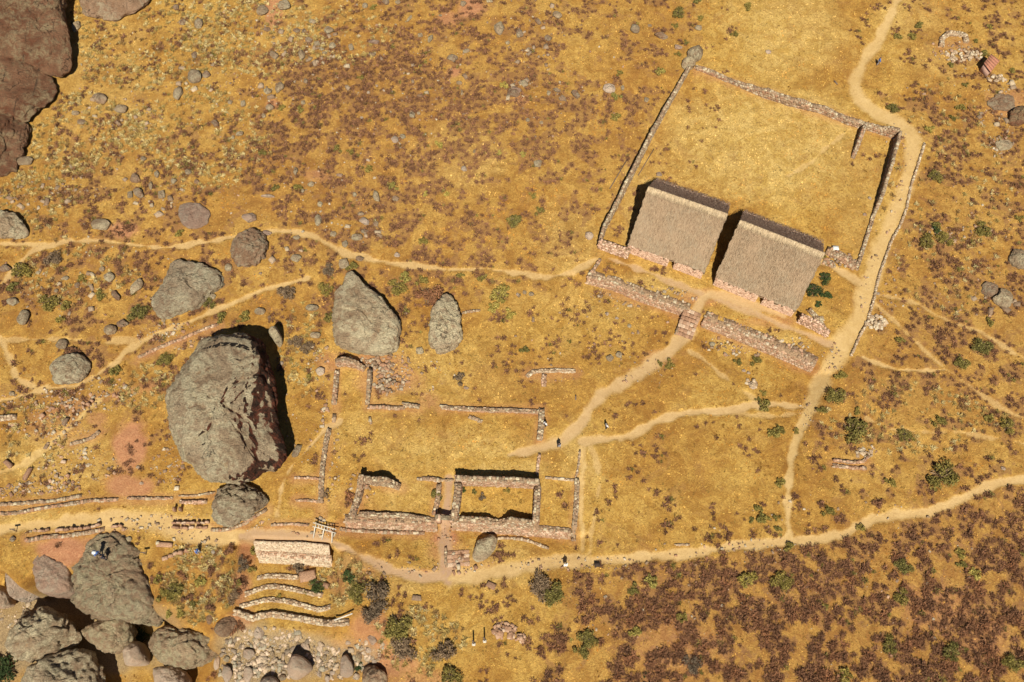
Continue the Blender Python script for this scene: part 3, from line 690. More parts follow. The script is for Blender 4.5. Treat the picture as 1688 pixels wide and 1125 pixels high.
B = lambda *a, **k: boulder('boulder', *a, **k)
B('pitted flat slab boulder, broad and grey, between two footpaths', 'boulder', [(294,428),(317,434),(342,438),(358,444),(369,458),(366,473),(341,487),(324,506),(300,512),(273,521),(256,514),(252,494),(267,471),(275,447),(282,430)], 1.8, prof='slab', seed=11, rough=.6, z0=-.2, cut=.3)
B('grey teardrop boulder with a pointed upper end above the ruins', 'boulder', [(570,448),(579,448),(590,460),(606,478),(630,499),(650,519),(659,536),(658,562),(653,575),(622,584),(582,578),(555,573),(550,560),(551,522),(554,488),(564,470)], 2.7, seed=12, rough=.5, prof='slab', cut=.3)
B('narrow upright grey boulder with a notched top, right of the teardrop boulder', 'boulder', [(732,483),(744,487),(751,500),(757,515),(757,535),(761,556),(751,573),(727,582),(715,572),(708,560),(709,535),(711,512),(722,500)], 2.4, seed=13, rough=.6, cut=.5, prof='slab')
B('brown topped grey boulder beside the upper footpath', 'boulder', [(380,414),(384,398),(402,381),(420,375),(435,386),(439,412),(428,430),(405,438),(386,433)], 2.2, seed=14, rough=.7, mat='rock_brown')
B('squarish pale boulder alone above the middle footpath', 'boulder', [(80,608),(84,597),(111,584),(132,585),(143,593),(144,613),(130,628),(108,632),(88,631)], 2.0, seed=15, rough=.45)
B('lichened boulder tucked under the lower end of the giant boulder', 'boulder', [(366,803),(385,797),(405,799),(421,808),(436,820),(437,829),(422,838),(410,852),(385,866),(362,868),(346,862),(342,845),(350,822)], 3.0, seed=16, rough=.8, z0=-.2)
B('oval grey boulder leaning at the foot of the terrace wall', 'boulder', [(803,881),(816,882),(821,893),(812,911),(800,924),(784,931),(776,926),(779,910),(788,892)], 1.7, prof='under', seed=17, rough=.3, z0=-1.0)
B('pale standing rock half in the shade behind the giant boulder', 'boulder', [(445,538),(452,535),(461,548),(463,560),(456,567),(449,558),(443,548)], 3.4, seed=18, rough=.3)
B('upper part of the dark streaked cliff rock in the top left corner', 'boulder', [(-90,-80),(60,-70),(100,-50),(106,20),(122,80),(121,112),(106,130),(84,129),(55,118),(20,102),(-90,90)], 6, mat='rock_cliff', seed=19, rough=1.5, prof='under', z0=-.5, nseg=200)
B('lower red brown part of the dark cliff rock at left', 'boulder', [(-90,60),(0,72),(45,95),(84,118),(95,136),(84,163),(62,185),(40,201),(12,199),(-90,190)], 4.6, mat='rock_cliff', seed=20, rough=1.5, prof='under', z0=-.5, nseg=120)
B('brown rough rock below the cliff rock on the left edge', 'boulder', [(-40,182),(10,180),(34,190),(47,212),(38,240),(26,262),(14,282),(-40,282)], 2.6, mat='rock_cliff', seed=21, rough=1.5)
B('broad brown flat boulder cut by the top edge near the cliff rock', 'boulder', [(130,-60),(243,-60),(246,-5),(226,14),(202,24),(180,31),(150,22),(133,8)], 2.6, mat='rock_brown', seed=22, rough=.5)
B('upper block of the pale corner rock of the walled enclosure', 'boulder', [(1137,80),(1148,75),(1158,78),(1158,92),(1150,98),(1140,97),(1133,90)], 1.7, seed=23, rough=.4, mat='rock')
B('lower block of the pale corner rock of the walled enclosure', 'boulder', [(1127,96),(1138,93),(1147,99),(1144,110),(1132,113),(1125,108)], 1.4, seed=24, rough=.4, mat='rock')
B('pale pink flat rock low in the scrub above the upper footpath', 'boulder', [(292,336),(310,332),(330,338),(345,350),(342,368),(322,376),(305,373),(294,355)], .7, seed=25, rough=.4, mat='rock_pink', prof='slab')
B('grey angular rock cut by the left edge above the footpath', 'boulder', [(-14,352),(18,352),(36,368),(44,385),(28,391),(0,390),(-14,385)], 2.0, seed=26, rough=.6)
# boulders of the chasm in the lower left
B('flat reddish boulder flush with the ground beside the bare knoll boulder', 'boulder', [(52,914),(71,908),(92,921),(110,931),(113,950),(111,971),(95,977),(78,979),(60,975),(53,953),(49,935)], 7.6, z0=-7.2, prof='slab', zw=.965, seed=31, rough=.35, mat='rock_pink', nseg=110)
B('large bare knoll boulder carrying two people at the chasm edge', 'boulder', [(139,890),(160,878),(185,876),(203,881),(214,896),(228,911),(238,949),(249,990),(244,1010),(226,1020),(203,1021),(175,1016),(150,1012),(118,1000),(112,973),(111,938),(127,918)], 8.2, z0=-7.2, prof='slab', zw=.93, seed=32, rough=.75, nseg=170, mat='tan')
B('smooth pink faced boulder on the left rim of the chasm', 'boulder', [(10,938),(24,934),(36,942),(46,958),(51,978),(40,987),(28,993),(12,979),(7,958)], 5.5, z0=-6.4, prof='under', zw=.7, seed=33, rough=.3, mat='river')
B('pinkish rock cut by the left edge beside the chasm', 'boulder', [(-20,962),(2,966),(8,985),(4,998),(-20,1000)], 4.2, z0=-6.6, zw=.6, seed=34, rough=.3, mat='river')
B('big dark crowned boulder filling the left of the chasm', 'boulder', [(5,1030),(22,1003),(45,1000),(72,1002),(98,1011),(116,1030),(115,1062),(100,1080),(80,1078),(66,1084),(47,1095),(28,1086),(8,1072),(0,1050)], 6.6, z0=-6.8, zw=.6, prof='under', seed=35, rough=1.0, nseg=120)
B('rounded layered boulder in the middle of the chasm', 'boulder', [(137,1046),(142,1030),(165,1016),(193,1013),(211,1025),(217,1041),(212,1060),(200,1077),(168,1076),(146,1065)], 5.4, z0=-6.8, zw=.6, prof='under', seed=36, rough=.6, mat='tan')
B('small pale cube shaped rock wedged between chasm boulders', 'boulder', [(207,1058),(218,1055),(228,1060),(235,1076),(234,1094),(216,1098),(199,1094),(200,1078)], 3.6, z0=-6.9, zw=.6, prof='slab', seed=37, rough=.15, mat='river')
B('broad tan boulder on the right side of the chasm', 'boulder', [(238,1068),(240,1058),(255,1040),(274,1030),(300,1032),(328,1032),(346,1040),(360,1050),(366,1066),(358,1078),(345,1090),(324,1101),(306,1104),(280,1098),(249,1086)], 5.6, z0=-6.6, zw=.7, prof='under', seed=38, rough=.6, nseg=120, mat='tan')
B('pale lichened boulder cut by the bottom edge in the left corner', 'boulder', [(22,1120),(52,1098),(94,1084),(120,1076),(140,1071),(158,1092),(166,1117),(165,1170),(15,1170)], 5.4, z0=-6.8, zw=.6, prof='under', seed=39, rough=.9, nseg=110)
B('pink and tan split rock at the bottom edge of the chasm', 'boulder', [(253,1102),(272,1098),(290,1100),(309,1118),(300,1148),(262,1142),(252,1122)], 3.6, z0=-6.9, zw=.6, seed=40, rough=.3, mat='river')
B('reddish pointed rock above the riverbed right of the tan chasm boulder', 'boulder', [(352,1036),(366,1016),(385,1008),(394,1016),(388,1032),(372,1048),(360,1048)], 2.2, z0=-2.6, zw=.6, seed=41, rough=.4, mat='rock_brown')
B('domed pale boulder standing alone in the riverbed', 'boulder', [(472,1103),(475,1088),(488,1079),(503,1085),(512,1094),(515,1104),(501,1116),(488,1123),(476,1117)], 3.0, z0=-3.1, zw=.45, prof='under', seed=42, rough=.12, mat='river')
B('tall smooth pale stone right of the domed river boulder', 'boulder', [(562,1085),(571,1079),(578,1088),(582,1100),(581,1112),(571,1120),(561,1113),(561,1098)], 1.6, z0=-3.1, zw=.5, seed=43, rough=.12, mat='river')
B('mottled block at the bottom edge below the tall smooth stone', 'boulder', [(600,1097),(612,1096),(626,1103),(638,1114),(636,1135),(604,1138),(597,1115)], 2.2, z0=-2.9, zw=.6, seed=44, rough=.4, mat='rock_brown')
B('low grey river stone cut by the bottom edge in the middle', 'boulder', [(427,1122),(440,1115),(455,1118),(458,1135),(430,1140)], 1.8, z0=-3.1, zw=.5, seed=45, rough=.2, mat='river')
for nm, px, py, rx, ry, h_, m_ in [('pale grey lichened outcrop low in the right hand scrub',1655,492,16,14,.8,'rock'),('purplish outcrop slab left of the lichened one',1632,478,15,12,.4,'rock_brown'),
    ('striped grey outcrop cut by the right edge',1682,428,20,16,1.0,'rock'),('dark rock outcrop on the right edge below the red hut',1682,190,20,18,1.4,'rock_cliff'),('flat purplish bedrock slab below the red hut',1652,168,24,14,.25,'rock_brown'),('grey flat bedrock in the scrub near the right edge',1655,240,16,9,.3,'rock')]:
    a = np.linspace(0, 2*np.pi, 10, endpoint=False); jr = RNG.uniform(.75, 1.15, 10)
    boulder('rock_outcrop', nm, 'outcrop', [(px+rx*math.cos(t)*j, py+ry*math.sin(t)*j) for t, j in zip(a, jr)], h_, mat=m_, prof='slab', seed=int(px), rough=.7, nseg=60)

# ------------------------------------------------------------------ smaller rocks (shared meshes)
def rock_variant(seed, flat=.75):
    import bmesh
    bm = bmesh.new(); bmesh.ops.create_icosphere(bm, subdivisions=3, radius=1)
    sd = Vector((seed*5.1, seed*2.7, seed))
    cuts = [Vector(RNG.normal(0, 1, 3)).normalized() for _ in range(12)]
    lv = [random.uniform(.55, .85) for _ in cuts]
    for v in bm.verts:
        p = v.co.copy()
        for c, l in zip(cuts, lv):
            e = p.dot(c)-l
            if e > 0: p -= c*e*.97
        p *= 1+.16*mn.fractal(p*1.3+sd, 1, 2, 3); p += p.normalized()*.03*mn.fractal(p*5+sd, 1, 2, 2)
        p.z *= flat
        v.co = p
    me = bpy.data.meshes.new('rock'); bm.to_mesh(me); bm.free()
    me.polygons.foreach_set('use_smooth', [True]*len(me.polygons)); return me
RV = {}
for key, mt in (('g', 'rock'), ('p', 'rock_pink'), ('b', 'rock_brown'), ('r', 'river')):
    RV[key] = []
    for i in range(4):
        me = rock_variant(len(RV)*10+i); me.materials.append(M[mt]); RV[key].append(me)
RDESC = {'g': 'grey', 'p': 'pink', 'b': 'brown', 'r': 'pale'}
def rock(px, py, rx, ry, ang=0, key='g', hz=.75, sink=.25, group=None):
    g = G(px, py); r = (rx+ry)/2; hh = r*MPP*hz
    o = bpy.data.objects.new('rock', random.choice(RV[key])); COL.objects.link(o)
    o.scale = (rx*MPP, ry*MPP, max(.12, hh)); o.location = (g[0], g[1], g[2]+o.scale[2]*(.72-sink)*.75)
    o.rotation_euler = (0, 0, math.radians(-ang)+random.choice([0, math.pi]))
    size = 'large' if r > 11 else 'medium-sized' if r > 7 else 'small' if r > 4.5 else 'tiny'
    shape = 'narrow' if max(rx, ry) > 1.55*min(rx, ry) else 'rounded' if random.random() < 0 else ''
    d = ' '.join(x for x in (size, shape, RDESC[key], 'rock') if x)
    tag(o, autolabel(d, px, py), 'rock', 'loose rocks scattered over the hillside')
    occ_poly([(g[0]+rx*MPP*math.cos(t), g[1]+ry*MPP*math.sin(t)) for t in np.linspace(0, 6.28, 8)], .05)
    return o
ROCKS = """44 268 16 10 -10 g;165 165 15 12 20 b;200 182 14 10 0 g;322 130 14 19 -10 g;341 124 8 9 0 b;296 155 10 18 5 g;320 92 7 9 0 b;328 42 9 15 0 g;300 38 9 8 0 b;355 205 7 11 -20 b;395 222 8 5 -20 g;401 172 6 9 0 g;380 170 5 5 0 g;385 227 4 5 0 g
311 285 8 7 0 g;259 287 5 9 -10 g;286 300 7 6 0 g;325 300 6 5 0 b;224 295 11 10 0 b;230 320 11 13 0 b;215 322 6 9 0 g;249 306 4 10 -10 g;267 322 8 11 0 g;169 373 18 12 0 g;411 361 14 11 0 p;237 263 7 6 0 g;125 188 8 6 0 g;136 202 9 7 0 b;127 44 9 15 5 g;290 14 6 8 0 b;433 20 15 14 30 g;470 10 16 15 -30 g;440 50 7 6 0 b
515 37 8 6 20 g;489 52 7 6 0 b;502 52 6 6 0 b;510 67 8 8 0 b;541 52 12 9 20 g;523 73 7 7 0 g;548 77 9 8 30 g;531 82 7 4 0 g;535 88 6 4 0 g;498 93 8 14 -5 g;453 93 9 13 -30 g;511 98 6 5 0 g;579 79 6 10 -10 g;617 71 12 5 0 p;614 91 8 4 0 g;602 11 6 8 0 g;636 5 7 8 0 b;656 4 6 6 0 g;675 32 4 10 30 g;693 59 6 6 0 g;710 64 5 11 20 g
823 47 11 18 0 g;857 56 8 12 0 b;763 8 8 7 0 g;726 26 4 3 0 g;837 71 5 5 0 g;807 3 8 4 0 g;746 98 9 13 -50 b;768 86 8 5 -30 g;757 138 6 5 0 g;761 154 3 7 0 g;847 154 14 10 0 b;692 159 8 4 0 b;607 153 4 4 0 r;621 142 3 3 0 r;633 150 3 3 0 r;647 153 3 3 0 r;442 152 10 8 0 g;460 147 10 13 20 g;445 179 8 8 0 g;500 170 5 6 0 g;504 135 6 7 30 b;435 192 5 6 0 g
680 191 6 7 0 g;690 187 4 4 0 g;596 195 4 3 0 r;651 232 7 8 -20 r;665 226 7 6 30 g;782 250 3 5 20 g;765 280 6 7 0 r;607 265 5 3 0 r;487 284 5 9 0 g;560 290 7 4 0 p;513 304 7 6 -20 g;621 324 7 14 -15 g;442 325 14 3 0 r;499 316 4 5 0 g;528 338 5 6 0 g;585 322 4 6 -20 g;653 328 7 7 0 b;525 365 8 13 0 g;602 367 11 8 0 r;619 370 6 6 0 b;595 353 6 5 0 b
919 27 11 8 30 g;887 37 7 9 0 b;855 57 6 12 0 g;904 64 8 8 0 b;1046 50 10 12 0 g;1071 43 5 4 0 g;1090 61 14 10 0 b;1152 47 9 8 0 g;1117 79 9 8 0 p;1266 87 6 5 0 r;1005 147 13 11 10 r;1026 145 4 7 0 g;949 157 9 12 0 b;1065 166 6 6 0 g;865 140 9 9 0 g;850 150 11 11 0 p;904 155 5 6 0 g;918 150 8 6 0 b;927 163 7 7 0 b;870 199 4 5 0 g;892 203 4 4 0 g;886 272 10 8 -30 g;1086 288 6 6 0 p
1434 328 4 4 0 r;1425 354 4 4 0 p;377 443 7 9 0 g;225 475 11 17 30 g;181 458 11 9 30 g;170 444 6 6 0 g;192 488 7 14 -20 b;24 498 12 9 10 g;40 525 11 15 5 g;183 546 12 11 0 g;203 534 10 8 0 b;103 569 11 10 0 g;10 443 10 8 0 b;110 459 7 5 0 g;127 471 6 6 0 b;64 450 5 4 0 g;93 480 4 4 0 g;429 515 10 8 0 g;350 490 8 6 0 g;270 528 4 5 0 g;20 650 5 5 0 g
440 385 9 7 0 p;489 392 7 5 0 g;489 427 11 9 -30 g;550 387 6 6 0 g;589 393 11 8 0 g;569 402 6 8 0 g;602 382 7 5 0 b;567 436 11 12 0 g;594 427 8 6 0 b;655 421 6 6 0 r;515 509 12 7 0 g;444 525 4 5 0 b;528 613 9 9 0 r;692 579 8 8 0 g;464 600 4 4 0 r;854 487 4 4 0 r;670 517 3 3 0 p;521 554 10 6 0 g;768 640 5 4 0 p;490 744 7 14 30 g;970 389 9 9 0 r;865 483 4 4 0 g;876 486 5 5 0 g;855 488 4 4 0 g
1005 590 7 7 0 g;1021 585 7 7 0 g;1017 525 4 3 0 r;1000 518 4 4 0 r;1037 538 4 4 0 g;1174 568 6 4 0 g;1052 548 3 4 0 b;213 890 5 5 0 g;351 910 4 4 0 r;21 890 5 5 0 b;234 797 4 3 0 r;228 771 4 3 0 r;475 1066 3 5 0 g;504 1067 9 6 20 r;592 1082 6 10 15 g;588 1115 6 6 0 r;575 1060 5 4 -30 r;608 1071 5 5 0 r;615 1056 9 8 30 p;428 1042 9 11 0 r;410 1080 11 9 0 r
393 1086 5 5 0 g;375 1086 6 5 0 g;358 1092 5 11 0 r;374 1108 10 14 0 r;409 1114 9 13 0 r;810 966 5 4 0 r;687 986 6 4 0 b;1658 240 8 5 0 g;1447 485 4 3 0 r;575 1103 1 1 0 r;552 1085 5 4 0 g;536 1083 4 4 0 g;524 1085 4 4 0 r;548 1109 5 4 0 r;527 1112 4 6 0 r;454 1096 4 4 0 g;449 1078 4 5 0 g;484 1047 4 5 0 g;492 1063 4 4 0 g;618 1090 5 4 0 r;450 1110 4 5 0 r
465 1118 6 5 0 b;539 1118 5 6 0 r;623 1088 4 3 -20 g;1653 773 4 3 20 r;1236 634 4 4 0 r;1245 631 4 4 0 p;1241 640 5 4 0 r;1226 612 4 3 0 r;1234 615 4 3 0 r;1264 664 3 3 0 r;345 1020 6 9 0 b;62 1040 1 1 0 g"""
for ln in ROCKS.replace('\n', ';').split(';'):
    if ln.strip():
        a = ln.split(); 
        if float(a[2]) < 2: continue
        rock(float(a[0]), float(a[1]), float(a[2]), float(a[3]), float(a[4]), a[5])
# ------------------------------------------------------------------ walls
fw, rt = free_wall, retain
fw('stone_wall', 'long thin dry stone wall along the left side of the enclosure', 'wall', [(1134,117),(1110,160),(1075,222),(1041,290),(1016,340),(996,378),(988,402)], .5, 1.15, 'grey', hs=[1.3,1.6,1.9,2.1,2.1,2.0,2.0], sd=1, ruin=.16)
fw('stone_wall', 'thick upper wall of the enclosure with niches, collapsed at its left end', 'wall', [(1146,112),(1180,125),(1215,139),(1258,158),(1300,172),(1350,184),(1400,204),(1438,215),(1476,226)], .9, 1.6, 'mix', top_pal='grey', hs=[.6,.9,.7,1.7,1.6,1.3,1.2,1.5,1.7], sd=2, ruin=.22)
fw('stone_wall', 'short stub wall inside the upper right enclosure corner', 'wall', [(1422,212),(1414,236),(1405,262)], .7, 1.3, 'mix', hs=[1.6,1.3,.5], sd=3)
fw('stone_wall', 'shadow casting right wall of the enclosure beside the road', 'wall', [(1477,230),(1468,264),(1457,302),(1449,330),(1438,360),(1424,405),(1411,446)], .55, 1.8, 'grey', hs=[2.3,2.3,1.9,1.6,.6,.7,.6], sd=4)
fw('stone_wall', 'wide tumbled wall from the right thatched house to the road', 'wall', [(1362,414),(1385,425),(1410,442)], 1.6, .7, 'pink', hs=[.9,.9,.5], sd=5, ruin=.5, top_pal='mix')
fw('stone_wall', 'low rubble kerb wall on the outer edge of the dirt road', 'wall', [(1524,238),(1512,275),(1502,305),(1494,345),(1482,375),(1468,400),(1458,430),(1450,450),(1441,490),(1430,530),(1418,552),(1402,588)], .35, .35, 'pale', sd=6, ruin=.5, size=.16)
fw('stone_wall', 'pinkish low front wall left of the left thatched house', 'wall', [(986,406),(1010,415),(1036,424)], .9, 1.5, 'house', hs=[2.1,2.1,2.1], sd=7, ruin=.06)
fw('stone_wall', 'pinkish ruined front wall right of the right thatched house', 'wall', [(1316,528),(1340,540),(1364,554)], .9, 1.5, 'house', hs=[2.0,1.9,1.2], sd=8, ruin=.15)
fw('stone_wall', 'tumbled side wall at the right end of the thatched houses', 'wall', [(1333,512),(1350,530),(1362,550)], .7, .7, 'grey', sd=9, ruin=.5)
rt('terrace_wall', 'left of the two rough terrace walls below the thatched houses', 'wall', T1, 1.5, .55, 1.1, 'pink', 'grey')
rt('terrace_wall', 'right of the two rough terrace walls below the thatched houses', 'wall', T2, 1.6, .55, 1.4, 'pink', 'mix')
fw('stone_wall', 'short low wall rising at the left end of the left terrace', 'wall', [(972,456),(982,440),(990,428)], .5, .5, 'mix', sd=10)
# lower ruins
rt('terrace_wall', 'low pink terrace wall under the left ruined room', 'wall', TWL, 1.7, .8, .9, 'pink', 'mix', core=M['core'])
rt('terrace_wall', 'long pink terrace wall under the roofless stone room', 'wall', TWR, 1.9, .85, .6, 'pink', 'grey', core=M['core'])
fw('stone_wall', 'upper wall of the roofless stone room, casting a long even shadow', 'wall', [(751,795),(820,797),(889,801)], .95, 2.4, 'pink', sd=21, ruin=.05, top_pal='grey')
fw('stone_wall', 'left wall of the roofless stone room beside the doorway path', 'wall', [(757,802),(753,835),(750,866)], .95, 2.3, 'mix', sd=22, ruin=.08, top_pal='grey')
fw('stone_wall', 'right wall of the roofless stone room', 'wall', [(886,808),(884,840),(882,872)], .9, 2.3, 'mix', sd=23, ruin=.08, top_pal='grey')
fw('stone_wall', 'front wall of the roofless stone room, broken in its middle', 'wall', [(760,860),(800,861),(812,862),(826,862),(838,862),(878,866)], .8, 2.3, 'mix', hs=[2.1,2.1,1.2,1.1,2.5,2.0], sd=24, ruin=.16, top_pal='grey')
fw('stone_wall', 'left wall of the ruined room with the open right side', 'wall', [(600,790),(592,822),(583,860)], .8, 1.5, 'mix', sd=25, ruin=.2, hs=[2.4,1.3,1.2], top_pal='grey')
fw('stone_wall', 'upper wall fragment of the left ruined room, tall and ragged', 'wall', [(596,792),(618,796),(640,797),(660,804)], .9, 2.2, 'grey', hs=[2.6,1.9,2.5,.8], sd=26, ruin=.25)
fw('stone_wall', 'low broken wall piece near the doorway path, upper side', 'wall', [(688,790),(708,790),(728,793)], .6, .5, 'mix', sd=27, ruin=.5)
fw('stone_wall', 'right wall of the left ruined room beside the doorway path', 'wall', [(724,800),(722,825),(716,850)], .7, .9, 'mix', sd=28, ruin=.4)
fw('stone_wall', 'ragged front wall of the left ruined room', 'wall', [(592,848),(625,850),(660,850),(700,856),(718,860)], .7, .9, 'grey', sd=29, ruin=.4)
fw('stone_wall', 'thin sill wall across the head of the doorway path', 'wall', [(728,792),(748,792)], .35, .35, 'grey', sd=30)
fw('stone_wall', 'vertical low double wall bounding the ruins on the right', 'wall', [(951,790),(950,830),(947,862),(945,892)], .75, .5, 'grey', sd=31, ruin=.35)
fw('stone_wall', 'thin low wall joining the stone room to the right boundary wall', 'wall', [(900,788),(925,790),(948,792)], .35, .3, 'pale', sd=32, ruin=.5)
fw('stone_wall', 'thin wall stub running up from the stone room corner', 'wall', [(885,783),(887,765),(890,748)], .4, .4, 'pink', sd=33, ruin=.5)
fw('stone_wall', 'thin upper part of the right boundary wall', 'wall', [(950,786),(954,765),(956,742)], .3, .25, 'pale', sd=34, ruin=.5)
fw('stone_wall', 'left boundary wall of the ruins, lower length', 'wall', [(543,708),(537,735),(533,765),(530,800),(529,830)], .75, .6, 'grey', sd=35, ruin=.4)
fw('stone_wall', 'left boundary wall of the ruins, upper length by the teardrop boulder', 'wall', [(556,612),(554,640),(551,668)], .75, .9, 'mix', sd=36, ruin=.35)
fw('stone_wall', 'small leftover lump of the left boundary wall', 'wall', [(552,684),(550,697)], .6, .5, 'grey', sd=37)
fw('stone_wall', 'tall ragged wall at the upper left ruin corner under the teardrop boulder', 'wall', [(556,602),(572,600),(588,604),(602,610)], .8, 2.0, 'pink', hs=[1.6,2.1,1.8,.9], sd=38, ruin=.2, top_pal='grey')
fw('stone_wall', 'inner vertical wall of the upper ruin with a tall block', 'wall', [(611,614),(610,635),(607,655),(606,668)], .6, 1.0, 'grey', hs=[1.5,1.4,.8,.6], sd=39, ruin=.3)
fw('stone_wall', 'low pinkish wall continuing right from the inner ruin wall', 'wall', [(607,672),(630,672),(652,674),(668,673)], .6, .6, 'pink', sd=40, ruin=.4)
fw('stone_wall', 'short detached wall of pale blocks in the middle of the ruins', 'wall', [(665,668),(680,670),(692,672)], .7, .8, 'grey', sd=41, ruin=.3)
fw('stone_wall', 'long straight pink faced wall across the middle of the ruins', 'wall', [(727,672),(760,675),(800,677),(850,678),(893,680)], .7, .7, 'pink', sd=42, ruin=.3, top_pal='grey')
fw('stone_wall', 'stub wall dropping from the right end of the middle ruin wall', 'wall', [(893,676),(892,702),(889,727)], .9, .9, 'grey', sd=43, ruin=.3)
fw('stone_wall', 'small rubble fragment below the middle ruin wall', 'wall', [(775,688),(785,692),(795,696)], .5, .4, 'grey', sd=44, ruin=.5)
fw('stone_wall', 'tiny wall corner left of the courtyard', 'wall', [(609,688),(612,700)], .4, .5, 'grey', sd=45)
fw('stone_wall', 'low wall in two steps left of the lower ruins, bottom row', 'wall', [(560,873),(600,876),(640,878),(700,880)], .5, .4, 'mix', sd=46, ruin=.5)
fw('stone_wall', 'head wall of the small T shaped ruin', 'wall', [(868,622),(878,613),(890,612),(905,612),(920,611),(948,613)], .7, .5, 'pale', sd=47, ruin=.5)
fw('stone_wall', 'stem wall of the small T shaped ruin', 'wall', [(897,618),(896,638)], .8, .4, 'pink', sd=48, ruin=.4)
fw('stone_wall', 'short row wall right of the narrow upright boulder', 'wall', [(762,516),(775,514),(792,512)], .35, .3, 'grey', sd=49, ruin=.5)
fw('stone_wall', 'low curving stone line rising right below the oval boulder', 'wall', [(822,888),(845,888),(865,890),(890,899),(905,905)], .4, .3, 'pale', sd=50, ruin=.5)
fw('stone_wall', 'faint short stone row just above the lower footpath', 'wall', [(1114,899),(1137,898)], .3, .2, 'pale', sd=51)
fw('stone_wall', 'broken low wall of pink stones alone in the right scrub, front row', 'wall', [(1373,768),(1400,771),(1428,773)], .5, .4, 'pink', sd=52, ruin=.3)
fw('stone_wall', 'broken low wall of pink stones alone in the right scrub, back row', 'wall', [(1375,759),(1402,763),(1422,762),(1432,752)], .4, .6, 'pink', sd=53, ruin=.3)
fw('stone_wall', 'horseshoe shaped low ruin at the upper right', 'wall', [(1551,78),(1552,65),(1562,57),(1578,58),(1590,60),(1592,72)], .9, .8, 'pale', sd=54, ruin=.5)
# left slab path, lower left walls
fw('stone_wall', 'long low wall above the broad bare path at far left', 'wall', [(-10,848),(30,846),(70,838),(110,832),(150,826),(195,824)], .5, .4, 'mix', sd=60, ruin=.4)
fw('stone_wall', 'mossy second row above the broad bare path at far left', 'wall', [(0,832),(40,830),(90,826),(135,818)], .5, .4, 'grey', sd=61, ruin=.5)
fw('stone_wall', 'straight low wall leading to the niche wall', 'wall', [(210,822),(245,822),(286,822)], .4, .35, 'mix', sd=62, ruin=.4)
fw('stone_wall', 'low stone wall along the upper rim of the bare knoll', 'wall', [(44,892),(75,886),(110,884),(150,878),(172,873)], .6, .45, 'mix', sd=63, ruin=.4)
fw('stone_wall', 'pink niche wall left of the lichened boulder', 'wall', [(297,828),(320,829),(342,828)], .5, .8, 'house', sd=64, ruin=.1)
fw('stone_wall', 'thin wall line above the pink niche wall', 'wall', [(296,818),(325,817),(355,812)], .25, .3, 'grey', sd=65)
fw('stone_wall', 'curved stone apron around the foot of the lichened boulder', 'wall', [(348,874),(375,874),(400,865),(418,853),(440,840)], .5, .4, 'mix', sd=66, ruin=.4)
fw('stone_wall', 'low double wall beside the footpath left of the timber frame', 'wall', [(448,866),(480,864),(510,866)], .4, .25, 'pink', sd=67, ruin=.5)
fw('stone_wall', 'thin low wall left of the ruins, upper row', 'wall', [(487,788),(508,788),(530,790)], .35, .3, 'pink', sd=68, ruin=.5)
fw('stone_wall', 'thin low wall left of the ruins, lower row', 'wall', [(488,826),(510,825),(524,828)], .35, .35, 'pink', sd=69, ruin=.5)
fw('stone_wall', 'rubble bank below the middle footpath', 'wall', [(228,590),(258,576),(290,563),(325,548),(360,535)], .5, .35, 'pink', sd=70, ruin=.5)
fw('stone_wall', 'dark stone row in the rubble field left of the giant boulder', 'wall', [(118,732),(138,728),(152,722),(165,712)], .5, .5, 'grey', sd=71, ruin=.4)
fw('stone_wall', 'broken stone row at the left edge of the rubble field', 'wall', [(-5,692),(14,690),(28,688)], .8, .9, 'pale', sd=72, ruin=.2)
# curved terraces and the two tier wall
M['limecore'] = flat_material('pale_wall_render', (.56, .41, .28), 3, .2)
rt('terrace_wall', 'upper tier of the high pale wall above the curved terraces', 'wall', TP, 1.7, 1.25, .25, 'pale', 'pale', core=M['limecore'], size=.13, depth=.03)
TP2 = [(419,914),(460,916),(500,919),(541,922)]
rt('terrace_wall', 'lower tier of the high pale wall above the curved terraces', 'wall', TP2, 1.9, 1.1, .7, 'pale', 'pink', ztop=-1.5, size=.14, rise=0, core=M['limecore'], depth=.05)
fw('stone_wall', 'uppermost of the curved stone terraces', 'wall', [(424,954),(440,950),(460,950),(493,953)], .7, .3, 'pale', sd=80, ruin=.3)
fw('stone_wall', 'second curved stone terrace from the top', 'wall', [(404,980),(420,974),(438,968),(455,967),(480,971),(505,977),(532,982)], .7, .32, 'pale', sd=81, ruin=.3)
fw('stone_wall', 'third curved stone terrace from the top', 'wall', [(397,1000),(415,995),(438,989),(455,989),(480,993),(505,1000),(525,1006),(545,1001)], .7, .32, 'pale', sd=82, ruin=.3)
fw('stone_wall', 'lowest and tallest curved stone terrace above the riverbed', 'wall', [(388,1010),(405,1015),(416,1020),(430,1016),(448,1013),(470,1016),(495,1020),(520,1025),(545,1028),(576,1026)], .9, .9, 'pale', sd=83, ruin=.2)
